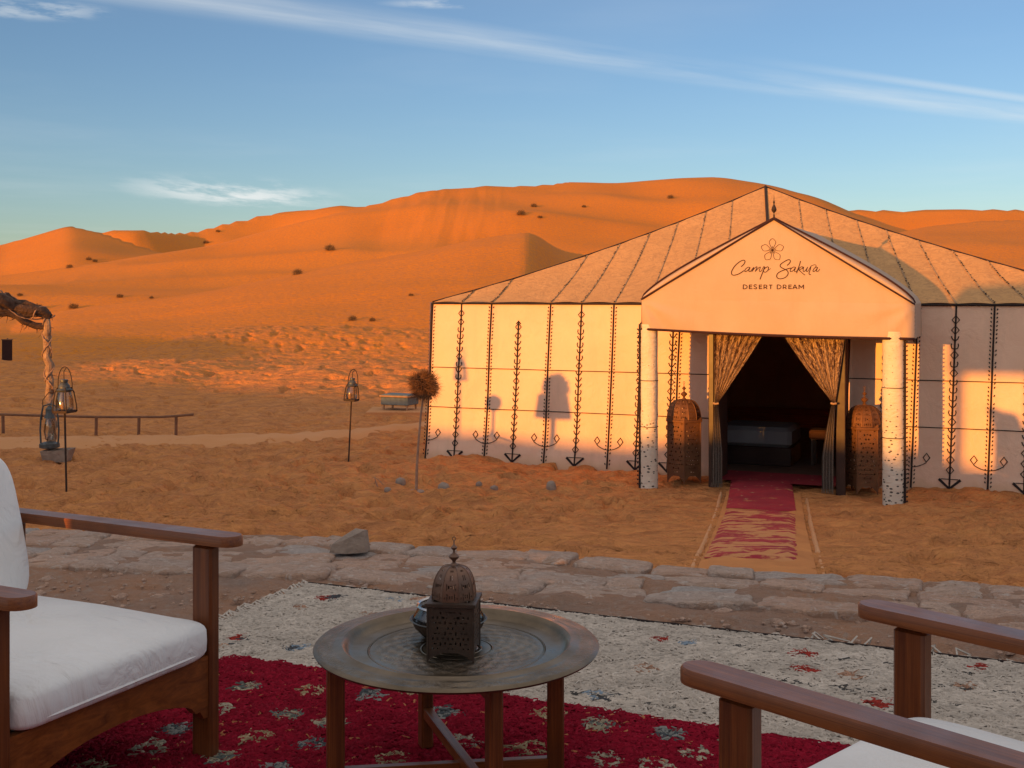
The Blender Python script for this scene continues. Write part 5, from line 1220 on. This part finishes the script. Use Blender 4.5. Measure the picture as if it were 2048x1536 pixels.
for (a0, k) in ((2.35, 5), (2.75, 4), (3.9, 3)):
    for i in range(k):
        p = rug_frame(wc, a0 + i * .05, -.0); fb.tube([(p[0], p[1], ZW + .01), (p[0] + random.uniform(-.05, .05), p[1] + .03, ZW + .035), (p[0] + random.uniform(-.08, .08), p[1] + .06, ZW + .0)], .004, 4)
fb.obj('fringe', M['rugback_white'], wr_)['kind'] = 'stuff'
B().tube([(*rug_frame(wc, 4.3 * q / 60, .004 + .004 * sin(q * 2.2)), ZW + .016) for q in range(61)], .005, 5).obj('edge_binding', M['black'], wr_)

# ------------------------------------------------------------------ tray table
TZ = TERR
tb = thing('tray_table', 'round engraved metal tray on a folding dark wood stand between the armchairs', 'table', (-.152, 3.16, TZ + .045))
th_ = .44 - .045
prof = [(0, -.002), (.10, -.002), (.285, -.002), (.296, .002), (.303, .012), (.308, .020), (.315, .024), (.322, .021), (.375, .015), (.388, .014), (.392, .010), (.388, .004), (.375, .006), (.318, .010), (.305, .012), (.296, -.004), (.285, -.010), (.0, -.010)]
V = []; n = 96; pf = prof[1:-1]
b_ = B(); b_.lathe(pf, n, (0, 0, th_ - .012), cap=True); tray = b_.obj('tray', M['tray'], tb, angle=50)
LEG = {'w': (-.33, -.10), 'e': (.28, -.02), 's': (.11, -.29), 'n': (-.11, .28)}
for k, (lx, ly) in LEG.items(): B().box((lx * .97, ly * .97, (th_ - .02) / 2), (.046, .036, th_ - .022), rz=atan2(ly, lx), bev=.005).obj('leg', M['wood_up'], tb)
def bar(p, q, w, h, name, parent, mt='wood', bev=.003):
    p, q = Vector(p), Vector(q); d = q - p; o = B(); o.box((0, 0, 0), (d.length, w, h), bev=bev); ob = o.obj(name, M[mt], parent); ob.location = (p + q) / 2; ob.rotation_euler = d.to_track_quat('X', 'Z').to_euler(); return ob
bar((*[q * .97 for q in LEG['n']], .11), (*[q * .97 for q in LEG['s']], .085), .026, .034, 'stretcher', tb); bar((*[q * .97 for q in LEG['w']], .075), (*[q * .97 for q in LEG['e']], .075), .026, .03, 'stretcher', tb)
bar((*[q * .97 for q in LEG['n']], th_ - .05), (*[q * .97 for q in LEG['s']], th_ - .05), .026, .034, 'stretcher', tb); bar((*[q * .97 for q in LEG['w']], th_ - .05), (*[q * .97 for q in LEG['e']], th_ - .05), .026, .03, 'stretcher', tb)
traytop = TZ + .44 - .013
lx_, ly_ = (908 - 1024) * 3.10 / FPX, 3.10
lantern('table_lantern', 'small square pierced iron lantern with copper dome standing on the tray', 4, .0615 * sqrt(2), .026, .150, .088, (lx_, ly_, traytop), radians(-6), M['lantern_dark'], M['lantern_copper'], 8, 30, 40, 9, 9, False, None, .36, 30)
ar = thing('glass_dish', 'clear glass dish in a dark metal bowl on the tray behind the small lantern', 'dish', ((897 - 1024) * 3.27 / FPX, 3.27, traytop))
B().lathe([(.05, .0), (.075, .006), (.098, .03), (.105, .048), (.108, .050), (.101, .046), (.094, .030), (.072, .012), (.03, .010)], 40).obj('bowl', M['lantern_dark'], ar)
B().lathe([(.07, .018), (.096, .040), (.100, .060), (.088, .080), (.084, .090), (.088, .094), (.091, .089), (.080, .080), (.092, .060), (.088, .042), (.06, .024)], 40, cap=False).obj('glass', M['glass'], ar)
B().lathe([(.1075, .049), (.111, .051), (.1075, .053), (.104, .051)], 40, cap=False).obj('rim', M['grey_metal'], ar)

# ------------------------------------------------------------------ armchairs (local x forward, origin on the floor under the arm tips)
def superbox(b_, c, d, e=.35, n=28, m_=18, fn=None):
    """rounded cushion"""
    V = []; 
    for j in range(m_ + 1):
        ph = -pi / 2 + pi * j / m_
        for i in range(n):
            t = 2 * pi * i / n; f = lambda q: math.copysign(abs(q) ** e, q)
            g = lambda q: math.copysign(abs(q) ** .40, q)
            p = (d[0] / 2 * g(cos(ph)) * f(cos(t)), d[1] / 2 * g(cos(ph)) * f(sin(t)), d[2] / 2 * g(sin(ph)))
            if fn: p = fn(*p)
            V.append((c[0] + p[0], c[1] + p[1], c[2] + p[2]))
    F = [(j * n + i, j * n + (i + 1) % n, (j + 1) * n + (i + 1) % n, (j + 1) * n + i) for j in range(m_) for i in range(n)]
    b_.add(V, F)
def armchair(loc, rz, Wc, label, sx=0.0, sz=0.0):
    t = thing('armchair', label, 'armchair', loc, rz, 'wooden lounge armchairs with white cushions')
    AH, AL, AWd = .70, 1.02, .080
    for sg in (-1, 1):
        y = sg * Wc / 2
        # arm: flat board, rounded front
        pr = [(0.0, 0.0)]; out = []
        hw = AWd / 2
        for a in np.linspace(-pi / 2, pi / 2, 11): out.append((-.045 + .045 * cos(a), hw * sin(a)))
        out = [(-AL, -hw * .8)] + out + [(-AL, hw * .8)]
        n = len(out); V = [(x, y + yy, AH - .030) for x, yy in out] + [(x, y + yy, AH - .005) for x, yy in out]
        cx = -AL / 2; V += [(x - (.004 if x > -.1 else -.004), y + yy * .92, AH) for x, yy in out]
        F = [tuple(range(n - 1, -1, -1))] + [(k, (k + 1) % n, n + (k + 1) % n, n + k) for k in range(n)] + [(n + k, n + (k + 1) % n, 2 * n + (k + 1) % n, 2 * n + k) for k in range(n)] + [tuple(range(2 * n, 3 * n))]
        B().add(V, F).obj('armrest', M['wood'], t, angle=40)
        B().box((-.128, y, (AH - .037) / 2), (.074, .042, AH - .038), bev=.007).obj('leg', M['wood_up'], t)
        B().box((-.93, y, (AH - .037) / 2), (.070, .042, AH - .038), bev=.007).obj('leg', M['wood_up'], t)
        B().box((-.53, y - sg * .002, .285), (.73, .030, .09), bev=.005).obj('side_rail', M['wood'], t)
    # front apron with arched underside
    yw = Wc / 2 - .021; q = 40; V = []
    for i in range(q + 1):
        a = -1 + 2 * i / q; b1 = abs(a); zl = .185 + .075 * (1 - b1 ** 2.2) - (.018 * math.exp(-((b1 - .86) / .05) ** 2))
        if b1 > .93: zl = .165
        V += [(-.100, a * yw, .345), (-.100, a * yw, zl), (-.124, a * yw, zl), (-.124, a * yw, .345)]
    F = []
    for i in range(q):
        o = 4 * i; F += [(o, o + 1, o + 5, o + 4), (o + 1, o + 2, o + 6, o + 5), (o + 2, o + 3, o + 7, o + 6), (o + 3, o, o + 4, o + 7)]
    B().add(V, F).obj('front_apron', M['wood'], t, angle=30)
    B().box((-.92, 0, .285), (.03, Wc - .05, .09), bev=.005).obj('rear_rail', M['wood'], t)
    B().box((-.52, 0, .318), (.80, Wc - .05, .02)).obj('seat_deck', M['wood_dark'], t)
    def puff(x, y, z):
        if z > 0: z *= 1 + .14 * cos(x * 2.6) * cos(y * 3.4) + .05 * mnoise.noise(Vector((x * 5, y * 5, 0)))
        z += .006 * mnoise.noise(Vector((x * 7, y * 7, 3))); return (x, y, z)
    b_ = B(); superbox(b_, (-.475 + sx, 0, .398 + sz), (.82, Wc - .046, .130), .16, 64, 24, puff); sc_ = b_.obj('seat_cushion', M['cushion'], t, angle=180)
    pi_ = B(); w2, d2 = (Wc - .066) / 2, .395; P = []
    for i in range(64):
        a = 2 * pi * i / 64; f = lambda q: math.copysign(abs(q) ** .22, q); P.append((-.475 + sx + (d2 + .013) * f(cos(a)), (w2 + .006) * f(sin(a)), .372 + sz))
    P.append(P[0]); pi_.tube(P, .0045, 5, cap=False); pi_.obj('piping', M['cushion'], sc_)
    # back: slats frame and fat cushion leaning back
    tl = radians(16)
    for y in np.linspace(-Wc / 2 + .07, Wc / 2 - .07, 5): bar((-.86, y, .30), (-.86 - .6 * sin(tl), y, .30 + .6 * cos(tl)), .05, .018, 'back_slat', t)
    bar((-.86 - .6 * sin(tl), -Wc / 2 + .02, .92), (-.86 - .6 * sin(tl), Wc / 2 - .02, .92), .03, .07, 'back_rail', t)
    b_ = B(); superbox(b_, (0, 0, 0), (.17, Wc - .13, .50), .5, 40, 26, lambda x, y, z: (x * (1 + .25 * cos(y * 3) * cos(z * 4)) + .012 * mnoise.noise(Vector((y * 6, z * 6, 1))), y, z + .01 * mnoise.noise(Vector((y * 5, x, 5)))))
    bcu = b_.obj('back_cushion', M['cushion'], t, angle=180); bcu.location = (-.86, 0, .665); bcu.rotation_euler = (0, -tl, 0)
    return t
def place_chair(Pf, Pn, drop, label):
    (uf, vf), (un, vn) = Pf, Pn; z = CAMH - drop; F_ = Vector(at(uf, vf, z)[:2]); N_ = Vector(at(un, vn, z)[:2]); c = (F_ + N_) / 2; d = F_ - N_; Wc = d.length
    return c, d, Wc
c, d, Wc = place_chair((480, 1072), (64, 1192), .70, '')
f = Vector((d.y, -d.x)).normalized(); armchair((c.x, c.y, TERR), atan2(f.y, f.x), Wc, 'armchair at the left with its back and seat cushions in view, facing the tray table')
c, d, Wc = place_chair((1720, 1200), (1369, 1322), .70, '')
f = Vector((-d.y, d.x)).normalized(); armchair((c.x, c.y, TERR), atan2(f.y, f.x), Wc, 'armchair at the lower right showing its two long arms and seat corner', -.075, .045)

# ------------------------------------------------------------------ unseen things added out of view to cast shadows on tent and terrace
def sunpt(al, la): return (al * SD[0] + la * SD[1], al * SD[1] - la * SD[0])
def lat_of(t): p = TL + TA * t; return p[0] * SD[1] - p[1] * SD[0], p[0] * SD[0] + p[1] * SD[1]
srz = atan2(SD[1], SD[0])
cx_, cy_ = sunpt(-5.5, .5); cn = thing('unseen_canopy', 'unseen canvas canopy added behind the seating terrace to cast shade', 'canopy', (cx_, cy_, 0), srz)  # canopy added to shade the right of the tent wall
hw = 4.58; z0, z1, z2 = 2.72, 3.55, 3.78
for (x0, y0, x1, y1) in ((-1.5, -hw, 1.5, -hw), (1.5, -hw, 1.5, hw), (1.5, hw, -1.5, hw), (-1.5, hw, -1.5, -hw)):
    B().grid(lambda a, c: (x0 + (x1 - x0) * a, y0 + (y1 - y0) * a, z0 + (z1 - z0) * c + (.02 * sin(a * 20) * (1 - c))), 30, 2).obj('valance', M['canvas'], cn)
B().grid(lambda a, c: (1.48, -hw + (2 * hw - .78) * a, -.1 + (z0 + .15) * c), 30, 3).obj('shade_screen', M['canvas'], cn)  # unseen screen added to keep the sun off the terrace furniture
B().add([(-1.5, -hw, z1), (1.5, -hw, z1), (1.5, hw, z1), (-1.5, hw, z1), (0, -hw + 1.5, z2), (0, hw - 1.5, z2)], [(0, 1, 4), (1, 2, 5, 4), (2, 3, 5), (3, 0, 4, 5)]).obj('roof', M['roof'], cn)
for i in (-1, 1):
    for j in (-1, 1): B().tube([(i * 1.4, j * (hw - .1), -.1), (i * 1.4, j * (hw - .1), z1)], .05, 8).obj('post', M['wood_dark'], cn)
# added unseen lampshade form with hoop handle
la, al = lat_of(1.82); x, y = sunpt(al - 8.5, la); gz = hgt(x, y)
lp = thing('lampshade_caster', 'unseen wide cloth lampshade form with a hoop handle on a post, added beyond the left edge to cast a shadow', 'lamp', (x, y, gz), srz + pi / 2)
dz = .60 - gz
B().lathe([(.25, .60 + dz), (.20, .90 + dz), (.02, .90 + dz)], 20, cap=False).obj('shade', M['canvas'], lp); B().tube([(0, 0, -.1), (0, 0, .92 + dz)], .035, 8).obj('post', M['wood_dark'], lp)
B().tube([(.14 * cos(a), 0, .90 + dz + .19 * sin(a)) for a in np.linspace(0, pi, 14)], .014, 6).obj('handle', M['iron'], lp)
la, al = lat_of(.99); x, y = sunpt(al - 8.0, la); gz = hgt(x, y); dz = .56 - gz
tq = thing('globe_caster', 'unseen round form on a thin post with splayed tripod legs, added to cast a shadow', 'lamp', (x, y, gz), srz + pi / 2)  # made-up form for the round shadow on the left wall
B().lathe([(.02, .66 + dz), (.08, .69 + dz), (.115, .76 + dz), (.10, .84 + dz), (.02, .88 + dz)], 16).obj('globe', M['canvas'], tq); B().tube([(0, 0, .30 + dz), (0, 0, .72 + dz)], .025, 6).obj('post', M['wood_dark'], tq)
for a in (0, 2.1, 4.2): B().tube([(0, 0, .45 + dz), (.42 * cos(a), .42 * sin(a), -.05)], .014, 6).obj('leg', M['wood_dark'], tq)
B().tube([(-.26, 0, .30 + dz), (.0, 0.02, .36 + dz), (.28, 0, .28 + dz)], .012, 6).obj('crossbar', M['wood_dark'], tq)
la, al = lat_of(.50); x, y = sunpt(al - 7.5, la); stake_lantern(0, 0, 1.50, 'unseen tall hurricane lantern on a stake, added beyond the left edge to cast a shadow', .8, 0.0, (x, y))  # lantern copy added out of view for its shadow on the wall
